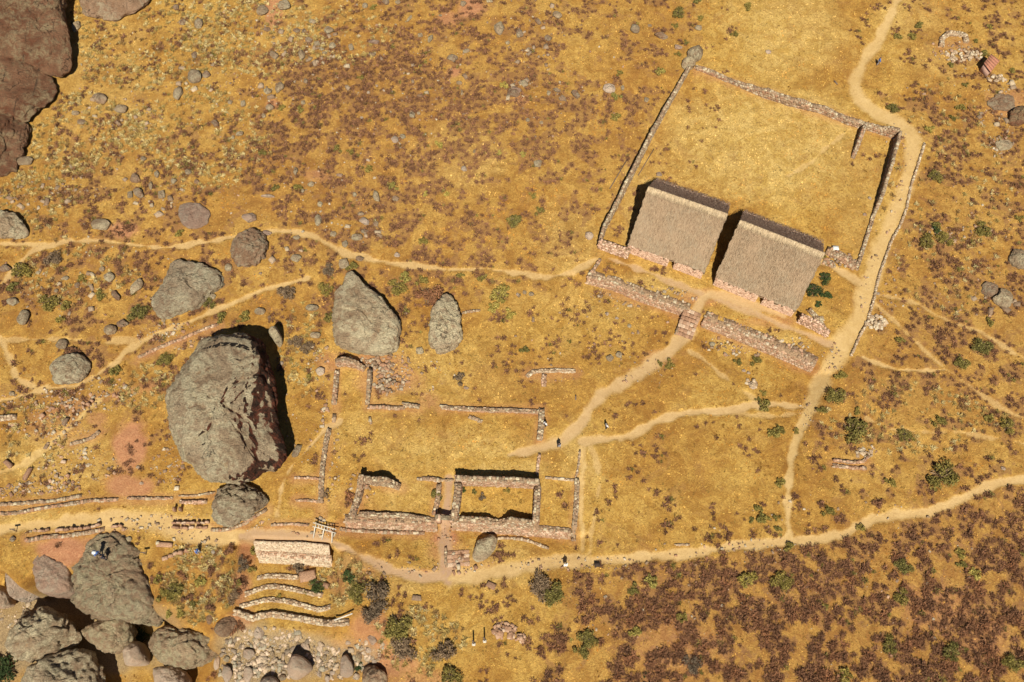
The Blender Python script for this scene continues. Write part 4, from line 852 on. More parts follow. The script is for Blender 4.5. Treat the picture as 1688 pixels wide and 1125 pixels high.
# ------------------------------------------------------------------ single stones as parts
SV = {}
def stone_var(p, k):
    key = (p, k)
    if key not in SV:
        L = ST_V+RNG.uniform(-.16, .16, (12, 3))
        SV[key] = mesh_np('stone', L, ST_F, M['stone'], col=np.repeat(pal(1, p), 12, 0))
    return SV[key]
def stone_group(name, label, cat, items, palette, group=None):
    """items: (px, py, half length, half width in photo px, height m, angle)"""
    pts = Gp([(i[0], i[1]) for i in items]); c = pts.mean(0)
    root = empty(name, c); tag(root, label, cat, group)
    for g, it in zip(pts, items):
        o = link('stone', stone_var(palette, random.randrange(8)), root)
        o.location = (g[0]-c[0], g[1]-c[1], g[2]-c[2]+it[4]*.45); o.scale = (it[2]*MPP, it[3]*MPP, it[4]*.5)
        o.rotation_euler = (0, 0, math.radians(-it[5]))
    return root
def row_items(pts, step, hl, hw, h, jit=.8):
    P = np.array(pts, float); d = np.concatenate([[0], np.cumsum(np.hypot(*np.diff(P, axis=0).T))]); out = []
    t = 0
    while t < d[-1]:
        x = np.interp(t, d, P[:, 0]); y = np.interp(t, d, P[:, 1]); x2 = np.interp(t+2, d, P[:, 0]); y2 = np.interp(t+2, d, P[:, 1])
        a = math.degrees(math.atan2(y2-y, x2-x+1e-6)) if t < d[-1]-2 else 0
        s = random.uniform(.75, 1.25)
        out.append((x+random.uniform(-jit, jit), y+random.uniform(-jit, jit), hl*s, hw*random.uniform(.8, 1.2), h*random.uniform(.7, 1.3), a+random.uniform(-14, 14))); t += step*s*random.uniform(1, 1.2)
    return out
sg = stone_group
sg('stone_row', 'row of upright pink blocks along the rim of the bare knoll', 'stone row', row_items([(68,876),(85,874)], 6, 3, 2.2, .6)+row_items([(96,875),(150,870),(168,866)], 7, 3.4, 2.2, .6), 'pink')
sg('stone_row', 'curved end of blocks at the right tip of the knoll rim', 'stone row', row_items([(186,868),(200,868),(206,874)], 6, 3, 2.4, .5), 'pink')
sg('stone_row', 'double row of dark shadowed blocks left of the lichened boulder', 'stone row', row_items([(288,863),(346,862)], 7, 3.4, 1.8, .65)+row_items([(287,870),(348,871)], 7, 3.4, 2, .45), 'pink')
sg('stone_pair', 'pair of small upright stone pillars left of the lichened boulder', 'stone pillar', [(290,841,2,3.6,1.0,0),(300,841,2,3.6,1.0,0)], 'pink')
sg('stone_row', 'short row of blocks just above the scrub by the people on the knoll', 'stone row', [(273,921,4.5,3,.4,-15),(282,917,4,2.6,.5,-10),(291,913,4,2.6,.6,-20),(299,912,4,3.4,.7,0)], 'pink')
for lb, it, p in [('long pink stone bench slab beside the bare trail', (273,899,12,4,.45,3), 'pink'), ('small round stone at the left end of the bench slab', (261,896,3,3,.4,0), 'grey'), ('loose box shaped slab at the far left edge of the open ground', (15,766,8,4,.6,38), 'pink'),
   ('tall leaning slab right of the box shaped slab', (47,782,10,3.4,.6,-72), 'pink'), ('short dark cornered block in the open ground', (106,762,4,3,.5,10), 'pink'), ('square pale block above the niche wall', (292,806,4,3.6,.4,0), 'pale'),
   ('pale diamond block in the rubble field', (71,686,4,4,.5,45), 'pink'), ('narrow dark slab standing in the rubble field', (109,697,3,7,.6,20), 'mix'), ('two toned block below the rubble bank', (147,668,3.4,3,.6,20), 'pink'), ('short block above the two toned block', (153,662,2.6,2.6,.5,40), 'pink'),
   ('large pink flat block under the high pale wall', (507,950,12,8,.7,-10), 'pink'), ('small pink stone right of the large flat block', (538,966,5,4,.5,20), 'pink'), ('grey flat stone on the bare trail slope', (687,986,7,4,.3,5), 'mix'), ('pale slab in the meadow below the oval boulder', (810,966,7,4.5,.4,25), 'pink'),
   ('dark pointed stone standing alone in the left open ground', (113,785,3,3,.5,15), 'pink'), ('dark stone near the right end of the stone slab row', (94,785,3,3,.4,0), 'pale')]:
    pts = G(it[0], it[1]); o = link('stone_block', stone_var(p, random.randrange(8)), None); o.location = (pts[0], pts[1], pts[2]+it[4]*.45)
    o.scale = (it[2]*MPP, it[3]*MPP, it[4]*.5); o.rotation_euler = (0, 0, math.radians(-it[5])); tag(o, lb, 'stone block')
# staircase: 9 steps with stone slabs
def staircase(label, top, bot, wpx, n, palette, rise, cols=5):
    A0, B0 = Gp([top])[0], Gp([bot])[0]; d = (B0-A0)[:2]; L = np.hypot(*d); d = d/L; nn = np.array([-d[1], d[0]])
    root = empty('stone_staircase', A0); tag(root, label, 'staircase')
    for i in range(n):
        c = A0[:2]+d*(i+.5)*L/n; z = float(H(c[0], c[1]))
        for k in range(cols):
            off = (k-(cols-1)/2)*wpx*MPP/cols
            p = c+nn*off; o = link('step_stone', stone_var(palette, random.randrange(8)), root)
            zz = A0[2]+(B0[2]-A0[2])*(i+.5)/n
            o.location = (p[0]-A0[0], p[1]-A0[1], zz-A0[2]+.02); o.scale = (wpx*MPP/cols*.53, L/n*.54, .09)
            o.rotation_euler = (0, 0, math.atan2(nn[1], nn[0])+random.uniform(-.05, .05))
staircase('small pink stone staircase climbing between the two terrace walls', (1143,512), (1126,556), 30, 7, 'pink', .2)
staircase('faint stone steps left of the oval boulder', (755,908), (756,934), 34, 4, 'pink', .1, 4)
fw('stone_wall', 'thin side wall of the small pink staircase', 'wall', [(1125,522),(1118,540),(1113,552)], .25, .9, 'grey', sd=90, ruin=.1)
fw('stone_wall', 'thin side kerb at the left of the faint steps', 'wall', [(735,906),(734,922),(736,936)], .35, .5, 'grey', sd=91)
# rubble heaps as things of counted stones
def heap(label, px, py, rx, ry, n, palette, s=3.2, hh=.3, name='stone_heap'):
    it = []
    for _ in range(n):
        a = random.uniform(0, 6.28); r = math.sqrt(random.random())
        it.append((px+rx*r*math.cos(a), py+ry*r*math.sin(a), s*random.uniform(.6, 1.3), s*random.uniform(.5, 1), hh*random.uniform(.7, 1.6)*(1.6-r), random.uniform(0, 180)))
    return sg(name, label, 'stone heap', it, palette)
heap('low heap of pale pink stones beside the road kerb', 1444, 532, 18, 11, 46, 'pale')
heap('ring shaped pink stone heap in the lower meadow', 832, 1040, 19, 14, 52, 'pink', 3.4)
heap('loose arc of pink stones right of the ring heap', 858, 1053, 7, 8, 12, 'pink', 3.2)
heap('scatter of pale stones under the horseshoe ruin', 1590, 92, 30, 10, 46, 'pale', 3)
heap('white stones lying right of the red hut', 1644, 130, 16, 6, 22, 'pale', 3)
heap('rubble pile around the wall tops under the teardrop boulder', 625, 602, 24, 12, 46, 'mix', 3)
heap('rubble fill right of the inner ruin wall', 640, 632, 24, 20, 50, 'mix', 3)
heap('rubble at the right end of the two low broken walls', 1425, 748, 14, 8, 20, 'pale', 3)
heap('small pile of stones in the meadow by the bushes', 1240, 632, 10, 8, 14, 'pale', 3)
heap('tumbled stones at the foot of the enclosure corner by the road', 1385, 432, 26, 10, 50, 'mix', 3)
heap('tumbled stones at the right end of the right thatched house', 1345, 532, 14, 10, 24, 'grey', 3)
heap('stones sunk in the red soil inside the left ruined room', 604, 800, 8, 8, 14, 'mix', 3)
# ------------------------------------------------------------------ thatched houses
def thatch_mat():
    m, n, b = new_mat('straw_thatch'); N = NB(n); tc = N.node('ShaderNodeTexCoord').outputs['Object']
    st = N.noise(1.0, 6, .75, .3, vec=N.mapping((7, 1.2, 1.2), vec=tc)); big = N.noise(.35, 4, .6, vec=tc); fi = N.noise(5, 5, .7, vec=tc)
    c = N.mix(N.ramp(st, .3, .7), (.33, .22, .135), (.39, .27, .17)); c = N.mix(N.ramp(big, .4, .65, 0, .5), c, (.30, .25, .17))
    c = N.mix(N.ramp(fi, .3, .7, .18, 0), c, (.20, .13, .08))
    n.links.new(c, b.inputs['Base Color']); n.links.new(N.bump(N.math('ADD', st, fi), .6, .07), b.inputs['Normal']); return m
M['thatch'] = thatch_mat()
M['thatch_rear'] = flat_material('brown_rear_thatch', (.33, .20, .135), 4, .4)  # browner, more mottled thatch for the rear slope
M['adobe'] = flat_material('pink_adobe', (.60, .39, .26), 5, .2); M['gable_shade'] = flat_material('shade_darkened_gable', (.20, .13, .085), 5, .25)  # gable colour darkened to paint the deep shade beside the houses
def box_between(name, a, b_, hw, hz, mat, parent=None, org=(0, 0, 0)):
    """beam from point a to b with half width hw and half thickness hz"""
    a = Vector(a)-Vector(org); b_ = Vector(b_)-Vector(org); t = (b_-a).normalized(); up = Vector((0, 0, 1)) if abs(t.z) < .95 else Vector((0, 1, 0))
    s = t.cross(up).normalized(); u = s.cross(t)
    Vv = []
    for k, p in enumerate((a, a.lerp(b_, .5), b_)):
        r = (1.0, .93, .97)[k]
        for q in ((-1, -.6), (-.6, -1), (.6, -1), (1, -.6), (1, .6), (.6, 1), (-.6, 1), (-1, .6)): Vv.append(p+s*q[0]*hw*r+u*q[1]*hz*r)
    q = [(i+8*k, (i+1) % 8+8*k, (i+1) % 8+8*k+8, i+8*k+8) for k in range(2) for i in range(8)]
    q += [(7, 6, 5, 4), (4, 3, 0, 7), (3, 2, 1, 0), (20, 21, 22, 23), (16, 19, 20, 23), (16, 17, 18, 19)]
    return link(name, mesh_np(name, [tuple(v) for v in Vv], np.array(q), mat), parent)
def house(label, cx, cy, az, L, hd, ze, zr, door_x):
    root = empty('thatched_house', (cx, cy, float(H(cx, cy)))); tag(root, label, 'house')
    a = math.radians(az); ux = np.array([math.cos(a), math.sin(a)]); uy = np.array([-math.sin(a), math.cos(a)])
    def loc(x, y, z): return np.stack([x*ux[0]+y*uy[0], x*ux[1]+y*uy[1], z+0*x], -1)
    def slope(sign, name, mat, seed):
        nu, nv = 90, 56; U, Vv = np.meshgrid(np.linspace(-L/2, L/2, nu), np.linspace(0, 1, nv))
        rag = (vnoise(U+50, Vv*0, .35, seed)-.5)*.28
        Y = sign*Vv*(hd-.45*(sign > 0)+rag*(Vv > .97)); X = U+np.where(np.abs(U) > L/2-.01, (vnoise(Vv*9, U*0, .35, seed+4)-.5)*.25*np.sign(U), 0)
        Z = zr+(ze-zr)*Vv-.22*np.sin(np.pi*Vv)+(fbm(U+99, Vv*7, 2.2, seed, 3)-.5)*.16+(vnoise(U, Vv*8, .3, seed+2)-.5)*.04
        Z = Z-.18*np.exp(-Vv*14)*(1+0*Vv)+.10*np.exp(-Vv*30)
        P1 = loc(X, Y, Z).reshape(-1, 3); P2 = P1.copy(); P2[:, 2] -= .40
        ix = np.arange(nu*nv).reshape(nv, nu); q = np.stack([ix[:-1, :-1], ix[:-1, 1:], ix[1:, 1:], ix[1:, :-1]], -1).reshape(-1, 4)
        if sign < 0: q = q[:, ::-1]
        m_ = nu*nv; per = np.concatenate([ix[0], ix[1:, -1], ix[-1, -2::-1], ix[-2:0:-1, 0]]); pn = np.roll(per, -1)
        e = np.stack([per, per+m_, pn+m_, pn], -1) if sign < 0 else np.stack([pn, pn+m_, per+m_, per], -1)
        return link(name, mesh_np(name, np.concatenate([P1, P2]), [q, q[:, ::-1]+m_, e], mat, smooth=True), root)
    fr = slope(-1, 'front_thatch', M['thatch'], 11+int(cx)); rr = slope(1, 'rear_thatch', M['thatch_rear'], 31+int(cx))
    def straws(n, sign, parent, v0, v1, ln, cols, seed, lift=.04, wd=.035):
        r = np.random.default_rng(seed); x = r.uniform(-L/2, L/2, n); v = r.uniform(v0, v1, n)
        l = r.uniform(.5, 1, n)*ln; dx = r.normal(0, .12, n)*l
        def pt(x, v, dz): return loc(x, sign*v*hd, zr+(ze-zr)*v-.22*np.sin(np.pi*np.clip(v, 0, 1))+dz)
        sl_ = math.hypot(hd, zr-ze); a0 = pt(x-wd, v, lift); a1 = pt(x+wd, v, lift); b0 = pt(x+dx, v+l/sl_, lift+r.uniform(0, .09, n))
        Vv = np.stack([a0, a1, b0], 1).reshape(-1, 3); c = np.array(cols)[r.integers(0, len(cols), n)]*r.uniform(.75, 1.2, (n, 1))
        o = link('straw', mesh_np('straw', Vv, np.arange(3*n).reshape(n, 3), M['grass'], col=np.repeat(c, 3, 0)), parent); o['kind'] = 'stuff'
    straws(6000, -1, fr, 0, .97, .6, [(.35,.235,.14),(.30,.20,.12),(.41,.29,.18),(.26,.17,.105)], 5, lift=.05, wd=.022)
    straws(2500, 1, rr, 0, .97, .9, [(.34,.22,.16),(.16,.10,.07),(.46,.32,.23)], 6, lift=.08)
    # ragged pale ridge bundle over the top
    rg = empty('ridge', (0, 0, 0)); rg.parent = root
    straws(1500, -1, rg, -.01, .02, 1.1, [(.50,.37,.22),(.38,.27,.165),(.54,.41,.26),(.33,.23,.14)], 7, lift=.10, wd=.03)
    straws(500, 1, rg, -.01, .02, .5, [(.46,.33,.21),(.36,.25,.17)], 8, lift=.14, wd=.05)
    ridge_pts = loc(np.linspace(-L/2, L/2, 40), np.zeros(40), zr-.12+.05*RNG.random(40))
    V2 = []; k = 8
    for p in ridge_pts:
        for j in range(k):
            t = j/k*2*math.pi; V2.append(p+np.array([uy[0]*math.cos(t)*.15, uy[1]*math.cos(t)*.15, math.sin(t)*.13]))
    ix = np.arange(40*k).reshape(40, k); nx_ = np.roll(ix, -1, 1); q = np.stack([ix[:-1], ix[1:], nx_[1:], nx_[:-1]], -1).reshape(-1, 4)
    link('ridge_bundle', mesh_np('ridge_bundle', V2, q, M['thatch'], smooth=True), rg)
    # walls
    base = np.array([cx, cy]); zg = root.location.z
    def wall(name, x0, y0, x1, y1, h, sd):
        P = np.array([base+ux*x0+uy*y0, base+ux*x1+uy*y1])
        if (P[1]-P[0])[0] < 0: P = P[::-1]
        def prof(i, q_, u): return [(.4, zg-.4), (.36, zg+h), (-.36, zg+h), (-.42, zg-.5)]
        return section_wall(name, '', '', P, prof, 'house', .12, parent=root, depth=.035, core=M['adobe'])
    yf = -hd+.30; hw = ze-.02
    wall('front_wall', -L/2+.15, yf, door_x-.42, yf, hw, 1); wall('front_wall', door_x+.42, yf, L/2-.15, yf, hw, 2)
    wall('back_wall', -L/2+.2, hd-.6, L/2-.2, hd-.6, hw, 3)
    for sx in (-1, 1):
        x_ = sx*(L/2-.45); Vv = []
        for dx in (-.3, .3):
            for (y, z) in ((-hd+.9, -.5), (hd-.9, -.5), (hd-.9, ze-.1), (0, zr-.9), (-hd+.9, ze-.1)): Vv.append(loc(np.array(x_+dx), np.array(float(y)), np.array(float(z))))
        me = bpy.data.meshes.new('gable_wall'); me.from_pydata([tuple(v) for v in Vv], [], [(0,1,2,3,4), (9,8,7,6,5)]+[(i, i+5, (i+1) % 5+5, (i+1) % 5) for i in range(5)]); me.materials.append(M['gable_shade']); link('gable_wall', me, root)
    A_ = loc(np.array(door_x-.8), np.array(yf+.2), np.array(ze-.12)); B_ = loc(np.array(door_x+.8), np.array(yf+.2), np.array(ze-.12))
    box_between('door_lintel', A_, B_, .16, .08, M['wood'], root)
    for f in (.25, .5, .75):                                  # log ends of the purlins poking out of the gable
        for sx in (-1, 1):
            for sg_ in (-1, 1):
                p = loc(np.array(sx*(L/2-.2)), np.array(sg_*f*hd), np.array(zr+(ze-zr)*f-.75)); q_ = loc(np.array(sx*(L/2+.06)), np.array(sg_*f*hd), np.array(zr+(ze-zr)*f-.75)); box_between('purlin_end', p, q_, .08, .08, M['wood'], root)
    cs = [base+ux*sx*(L/2)+uy*sy*hd for sx, sy in ((-1, -1), (1, -1), (1, 1), (-1, 1))]; occ_poly(cs, .1)
    return root
house('left thatched house with greyish straw roof inside the enclosure', 23.85, 17.35, -22.6, 11.3, 6.1, 1.9, 8.0, .9)
house('right thatched house with greyish straw roof by the green bushes', 36.0, 11.7, -25.3, 11.8, 6.1, 1.9, 8.0, .9)
# ------------------------------------------------------------------ gate in the terrace wall
g0 = G(734, 858); gate = empty('stone_doorway', g0); tag(gate, 'stone doorway with a long lintel in the terrace wall', 'doorway')
for px in (724, 745):
    p = G(px, 858); box_between('jamb', p+np.array([0, 0, -.4]), p+np.array([0, 0, 1.9]), .3, .4, M['adobe'], gate, g0)
a_, b_ = G(719, 858), G(750, 860); box_between('lintel', a_+np.array([0, 0, 2.0]), b_+np.array([0, 0, 2.0]), .32, .16, M['stonegrey'] if 'stonegrey' in M else M['rock'], gate, g0)
# ------------------------------------------------------------------ timber frame, poles, plank, logs, hut
tf0 = G(533, 876); tf = empty('timber_frame', tf0); tag(tf, 'pale lean-to timber frame with three struts and double top rails', 'timber frame')
def gz(px, py, z): g = G(px, py, z); return np.array([*W(px, py, H(g[0], g[1])+z), H(g[0], g[1])+z], float)
tops = [gz(519.5,868,1.3), gz(534,873,1.3), gz(547.5,878,1.3)]; bots = [gz(516.5,887,0), gz(530.5,890,0), gz(547,895,0)]
for a_, b_ in zip(tops, bots): box_between('strut', a_, b_, .07, .06, M['palewood'], tf, tf0)
for d_ in (0, .45):
    box_between('rail', tops[0]+np.array([-.3, d_, .06]), tops[2]+np.array([.5, d_-.1, .06]), .06, .05, M['palewood'], tf, tf0)
for a_ in tops: box_between('upright', a_+np.array([0, .45, -1.3]), a_+np.array([0, .45, .02]), .06, .06, M['palewood'], tf, tf0)
for k in range(6):
    p = tops[0]+(tops[2]-tops[0])*(k+.3)/6; box_between('crosspiece', p+np.array([0, -.05, .12]), p+np.array([0, .5, .12]), .04, .03, M['palewood'], tf, tf0)
for lb, px, py, z in (('left of two thin dark poles standing in the meadow', 781, 1061, 1.9), ('right of two thin dark poles standing in the meadow', 799, 1056, 1.9)):
    g = G(px, py); e = empty('pole', g); tag(e, lb, 'pole', 'two thin poles in the lower meadow')
    box_between('shaft', g, g+np.array([-.05, .15, z]), .09, .09, M['wood'], e, g); box_between('footing', g+np.array([0, -.1, -.1]), g+np.array([0, -.1, .14]), .22, .2, M['palewood'], e, g)
def log(lb, a, b_, r, name='log', mat='wood', z=.08, cat='log'):
    A_, B_ = G(*a), G(*b_); o = box_between(name, A_+np.array([0, 0, z]), B_+np.array([0, 0, z]), r, r*.8, M[mat], None, A_); o.location = A_; tag(o, lb, cat); return o
log('long thin log lying on the grass outside the left enclosure wall', (1005,312), (1034,263), .07); log('second thin log close to the left enclosure wall', (1031,302), (1041,272), .05); log('thin log lying inside the left enclosure wall', (1052,290), (1078,246), .06)
log('pale plank lying across the right end of the lowest terrace', (553,1024), (583,1013), .09, 'plank', 'palewood', .9, 'plank'); log('dark stick in the grass below the staircase trail', (949,652), (949,660), .1); log('thin dark branch lying under the high pale wall', (526,944), (531,958), .08)
log('short dark post stub left of the road bend', (1375,134), (1380,140), .12)
hp = Gp([(1612,118),(1624,103),(1641,110),(1626,129)]); hc = hp.mean(0); hut = empty('hut', hc); tag(hut, 'tiny hut with a faded red sloping roof', 'hut')
h_ = [p-hc for p in hp]
def quad_box(name, pts, zs, zb, mat, parent):
    Vv = [(p[0], p[1], z) for p, z in zip(pts, zs)]+[(p[0], p[1], b) for p, b in zip(pts, zb)]
    return link(name, mesh_np(name, Vv, np.array([(0,1,2,3),(7,6,5,4),(0,4,5,1),(1,5,6,2),(2,6,7,3),(3,7,4,0)]), mat), parent)
M['redroof'] = flat_material('faded_red_sheet_roof', (.42, .18, .11), 5, .25); M['hutwall'] = flat_material('hut_pink_wall', (.50, .30, .22), 5, .2)
ins = [p*.88 for p in h_]
zr_ = [1.9, 1.9, 1.4, 1.4]
quad_box('wall', ins, [z-.08 for z in zr_], [-.3]*4, M['hutwall'], hut)
for k in range(5):
    f0, f1 = k/5+.006, (k+1)/5-.006
    pa = [h_[0]*(1-f0)+h_[1]*f0, h_[0]*(1-f1)+h_[1]*f1, h_[3]*(1-f1)+h_[2]*f1, h_[3]*(1-f0)+h_[2]*f0]
    quad_box('roof_sheet', pa, [z+.02*(k % 2) for z in (1.9, 1.9, 1.4, 1.4)], [1.84, 1.84, 1.34, 1.34], M['redroof'], hut)
quad_box('door', [h_[3]*.9+(h_[2]-h_[3])*.3, h_[3]*.9+(h_[2]-h_[3])*.6, h_[3]*.93+(h_[2]-h_[3])*.6, h_[3]*.93+(h_[2]-h_[3])*.3], [1.2]*4, [-.1]*4, M['wood'], hut)
g = G(1377, 417-4*0+0); wb = empty('white_box', G(1376, 412)); tag(wb, 'small white box standing at the right corner of the right roof', 'box')
M['white'] = flat_material('white_paint', (.78, .75, .70), 6, .08)
quad_box('body', [np.array(v) for v in ((-.35, -.25), (.35, -.3), (.35, .25), (-.35, .3))], [.5]*4, [-.1]*4, M['white'], wb); quad_box('lid', [np.array(v) for v in ((-.4, -.3), (.4, -.35), (.4, .3), (-.4, .35))], [.56]*4, [.504]*4, M['white'], wb)
bx = empty('dark_box', G(984, 932)); tag(bx, 'small dark crate beside the lower footpath', 'crate')
quad_box('body', [np.array(v) for v in ((-.3, -.22), (.3, -.22), (.3, .22), (-.3, .22))], [.4]*4, [-.1]*4, M['wood'], bx); quad_box('lid', [np.array(v) for v in ((-.34, -.26), (.34, -.26), (.34, .26), (-.34, .26))], [.46]*4, [.404]*4, M['door'], bx)
def sign(lb, px, py, rz=0):
    g = G(px, py); e = empty('sign_post', g, rz); tag(e, lb, 'sign')
    box_between('post', (0, 0, -.1), (0, 0, 1.0), .05, .05, M['wood'], e); box_between('board', (-.3, .06, .95), (.35, .06, 1.1), .05, .16, M['wood'], e)
sign('small dark sign post right of the bare knoll', 241, 914); sign('small dark sign post at the far left of the bare path', 27, 876)
# ------------------------------------------------------------------ people
def fm(n, c): M[n] = flat_material(n, c, 12, .12, .8)
fm('skin', (.42, .25, .17)); fm('hair', (.025, .018, .014)); fm('blue_cloth', (.10, .20, .52)); fm('white_cloth', (.75, .74, .72)); fm('dark_cloth', (.03, .032, .045)); fm('tan_cloth', (.42, .32, .22)); fm('grey_cloth', (.28, .29, .33))
def skin_mesh(name, verts, edges, radii, mat, root_i=0, sub=1):
    me = bpy.data.meshes.new(name); me.from_pydata(verts, edges, []); o = bpy.data.objects.new(name, me); COL.objects.link(o)
    o.modifiers.new('s', 'SKIN')
    for i, r in enumerate(radii):
        me.skin_vertices[0].data[i].radius = r if isinstance(r, tuple) else (r, r)
    me.skin_vertices[0].data[root_i].use_root = True
    sb = o.modifiers.new('u', 'SUBSURF'); sb.levels = sub; sb.render_levels = sub
    dg = bpy.context.evaluated_depsgraph_get(); m2 = bpy.data.meshes.new_from_object(o.evaluated_get(dg)); m2.name = name
    bpy.data.objects.remove(o); m2.materials.clear(); m2.materials.append(M[mat]); m2.polygons.foreach_set('use_smooth', [True]*len(m2.polygons)); return m2
def person(lb, px, py, top, legs, yaw=0, stride=.12, hat=None, scale=1.0, bag=False, arm=.1, bend=0.0, pos=None):
    g = G(px, py) if pos is None else pos; e = empty('person', g, yaw); tag(e, lb, 'person'); e.scale = (scale,)*3
    by = -bend
    J = {'pel': (0, 0, .93), 'wa': (0, by*.3, 1.08), 'ch': (0, by*.8, 1.30), 'ne': (0, by*1.1, 1.47), 'he': (0, by*1.2-.01, 1.60), 'hd': (0, by*1.25-.01, 1.68)}
    V_ = [J['pel'], J['wa'], J['ch'], J['ne'], J['he'], J['hd']]; E_ = [(0,1),(1,2),(2,3),(3,4),(4,5)]; R_ = [(.15,.11),(.13,.10),(.17,.11),.055,.095,.075]
    for s in (-1, 1):
        n = len(V_); f = s*stride
        V_ += [(s*.10, 0, .88), (s*.11, -f*.5-.02, .50), (s*.11, -f, .09), (s*.12, -f-.15, .045)]; E_ += [(0,n),(n,n+1),(n+1,n+2),(n+2,n+3)]; R_ += [.09,.06,.042,.035]
        n = len(V_)
        V_ += [(s*.19, by*.85, 1.38), (s*.25, by*.8+s*arm*.4, 1.12), (s*.26, by-.10+s*arm, .90), (s*.26, by-.14+s*arm, .82)]; E_ += [(2,n),(n,n+1),(n+1,n+2),(n+2,n+3)]; R_ += [.055,.042,.032,.028]
    link('body', skin_mesh('body', V_, E_, R_, 'skin'), e)
    v = [J['pel'], J['wa'], J['ch'], (0, by, 1.42)]; ed = [(0,1),(1,2),(2,3)]; r = [(.18,.14),(.165,.13),(.205,.145),(.10,.09)]
    for s in (-1, 1):
        n = len(v); v += [(s*.19, by*.85, 1.38), (s*.25, by*.8+s*arm*.4, 1.12), (s*.26, by-.09+s*arm, .93)]; ed += [(2,n),(n,n+1),(n+1,n+2)]; r += [.075,.06,.05]
    link('jacket', skin_mesh('jacket', v, ed, r, top), e)
    v = [(0, 0, .95)]; ed = []; r = [(.17,.13)]
    for s in (-1, 1):
        f = s*stride; n = len(v); v += [(s*.10, 0, .86), (s*.11, -f*.5-.02, .50), (s*.11, -f, .12)]; ed += [(0,n),(n,n+1),(n+1,n+2)]; r += [.11,.08,.062]
    link('trousers', skin_mesh('trousers', v, ed, r, legs), e)
    hx, hy, hz_ = J['hd']
    link('hair', skin_mesh('hair', [(0, hy+.02, 1.66), (0, hy+.03, 1.74)], [(0, 1)], [.105, .09], 'hair'), e)
    for s in (-1, 1): link('shoe', skin_mesh('shoe', [(s*.11, -s*stride+.05, .05), (s*.12, -s*stride-.17, .045)], [(0, 1)], [.06, .05], 'dark_cloth'), e)
    if hat:
        h = [];
        for k_, (rr_, z) in enumerate(((.24, 1.71), (.25, 1.72), (.12, 1.75), (.11, 1.83), (.02, 1.85))):
            h += [(rr_*math.cos(t), hy+rr_*math.sin(t), z) for t in np.linspace(0, 2*math.pi, 14, endpoint=False)]
        ix = np.arange(70).reshape(5, 14); nx_ = np.roll(ix, -1, 1); q = np.stack([ix[:-1], nx_[:-1], nx_[1:], ix[1:]], -1).reshape(-1, 4)
        link('hat', mesh_np('hat', h, q, M[hat], smooth=True), e)
    if bag: link('backpack', skin_mesh('backpack', [(0, .2+by, 1.05), (0, .2+by, 1.35)], [(0, 1)], [(.15, .1), (.14, .09)], bag), e)
    return e
def on_boulder(px, py, zguess):
    x, y = W(px, py, zguess)
    dg = bpy.context.evaluated_depsgraph_get(); dg.update(); z = zguess
    for _ in range(3):
        x, y = W(px, py, z); hit = SC.ray_cast(dg, Vector((float(x), float(y), 60)), Vector((0, 0, -1)))
        if hit[0]: z = hit[1].z
    return np.array([float(x), float(y), z])
person('person in a light blue top on the bare knoll boulder, left of the pair', 166, 915, 'blue_cloth', 'dark_cloth', .6, hat='white_cloth', scale=1.15, pos=on_boulder(166, 915, .8))
person('person in dark clothes on the bare knoll boulder, right of the pair', 176, 921, 'dark_cloth', 'dark_cloth', -.4, scale=1.15, bag='dark_cloth', pos=on_boulder(176, 921, .8))
person('person in a blue jacket walking the bare trail by the stone blocks', 329, 911, 'blue_cloth', 'grey_cloth', 1.2, bag='white_cloth')
person('person in a white top on the lower footpath beside the dark crate', 932, 933, 'white_cloth', 'white_cloth', .2)
person('person in a pale top standing on the meadow trail', 999, 706, 'white_cloth', 'dark_cloth', 2.0)
person('person in a blue jacket beside the road bend', 1446, 107, 'blue_cloth', 'grey_cloth', 1.5)
person('person in a white top at the right ruin stub wall', 899, 703, 'white_cloth', 'dark_cloth', -1.0)
person('person in dark clothes on the trail at the courtyard mouth', 921, 737, 'dark_cloth', 'grey_cloth', .5)
# ------------------------------------------------------------------ vegetation
def leaf_cloud(n, seed, size=.1, height=.75, lumps=7, shell=.5, bare=0.):
    """leaf triangles clustered in lumps on an uneven dome of unit radius"""
    r = np.random.default_rng(seed)
    la = r.uniform(0, 2*np.pi, lumps); lr = np.sqrt(r.random(lumps))*.82; lc = np.stack([lr*np.cos(la), lr*np.sin(la), height*(.35+.5*(1-lr)*r.random(lumps))], 1); ls = r.uniform(.22, .46, lumps)
    k = r.integers(0, lumps, n); d = r.normal(0, 1, (n, 3)); d /= np.linalg.norm(d, axis=1)[:, None]; d[:, 2] = np.abs(d[:, 2])*.9-.15
    c = lc[k]+d*(ls[k]*r.uniform(shell, 1.08, n))[:, None]; c[:, 2] = np.maximum(c[:, 2], .04)
    a = r.normal(0, 1, (n, 3)); a[:, 2] *= .5; a /= np.linalg.norm(a, axis=1)[:, None]; b = np.cross(a, d+r.normal(0, .6, (n, 3))); b /= np.linalg.norm(b, axis=1)[:, None]
    s = r.uniform(.6, 1.4, n)[:, None]*size
    V_ = np.stack([c-a*s*.9-b*s*.1, c+b*s*.55, c+a*s, c-b*s*.55], 1).reshape(-1, 3)
    tone = (.65+.7*ls[k]/.46*r.random(n))[:, None]*np.array([[1, 1, 1]]); tone = tone*r.uniform(.8, 1.2, (n, 1))
    return V_, np.arange(4*n).reshape(n, 4), np.repeat(tone, 4, 0)
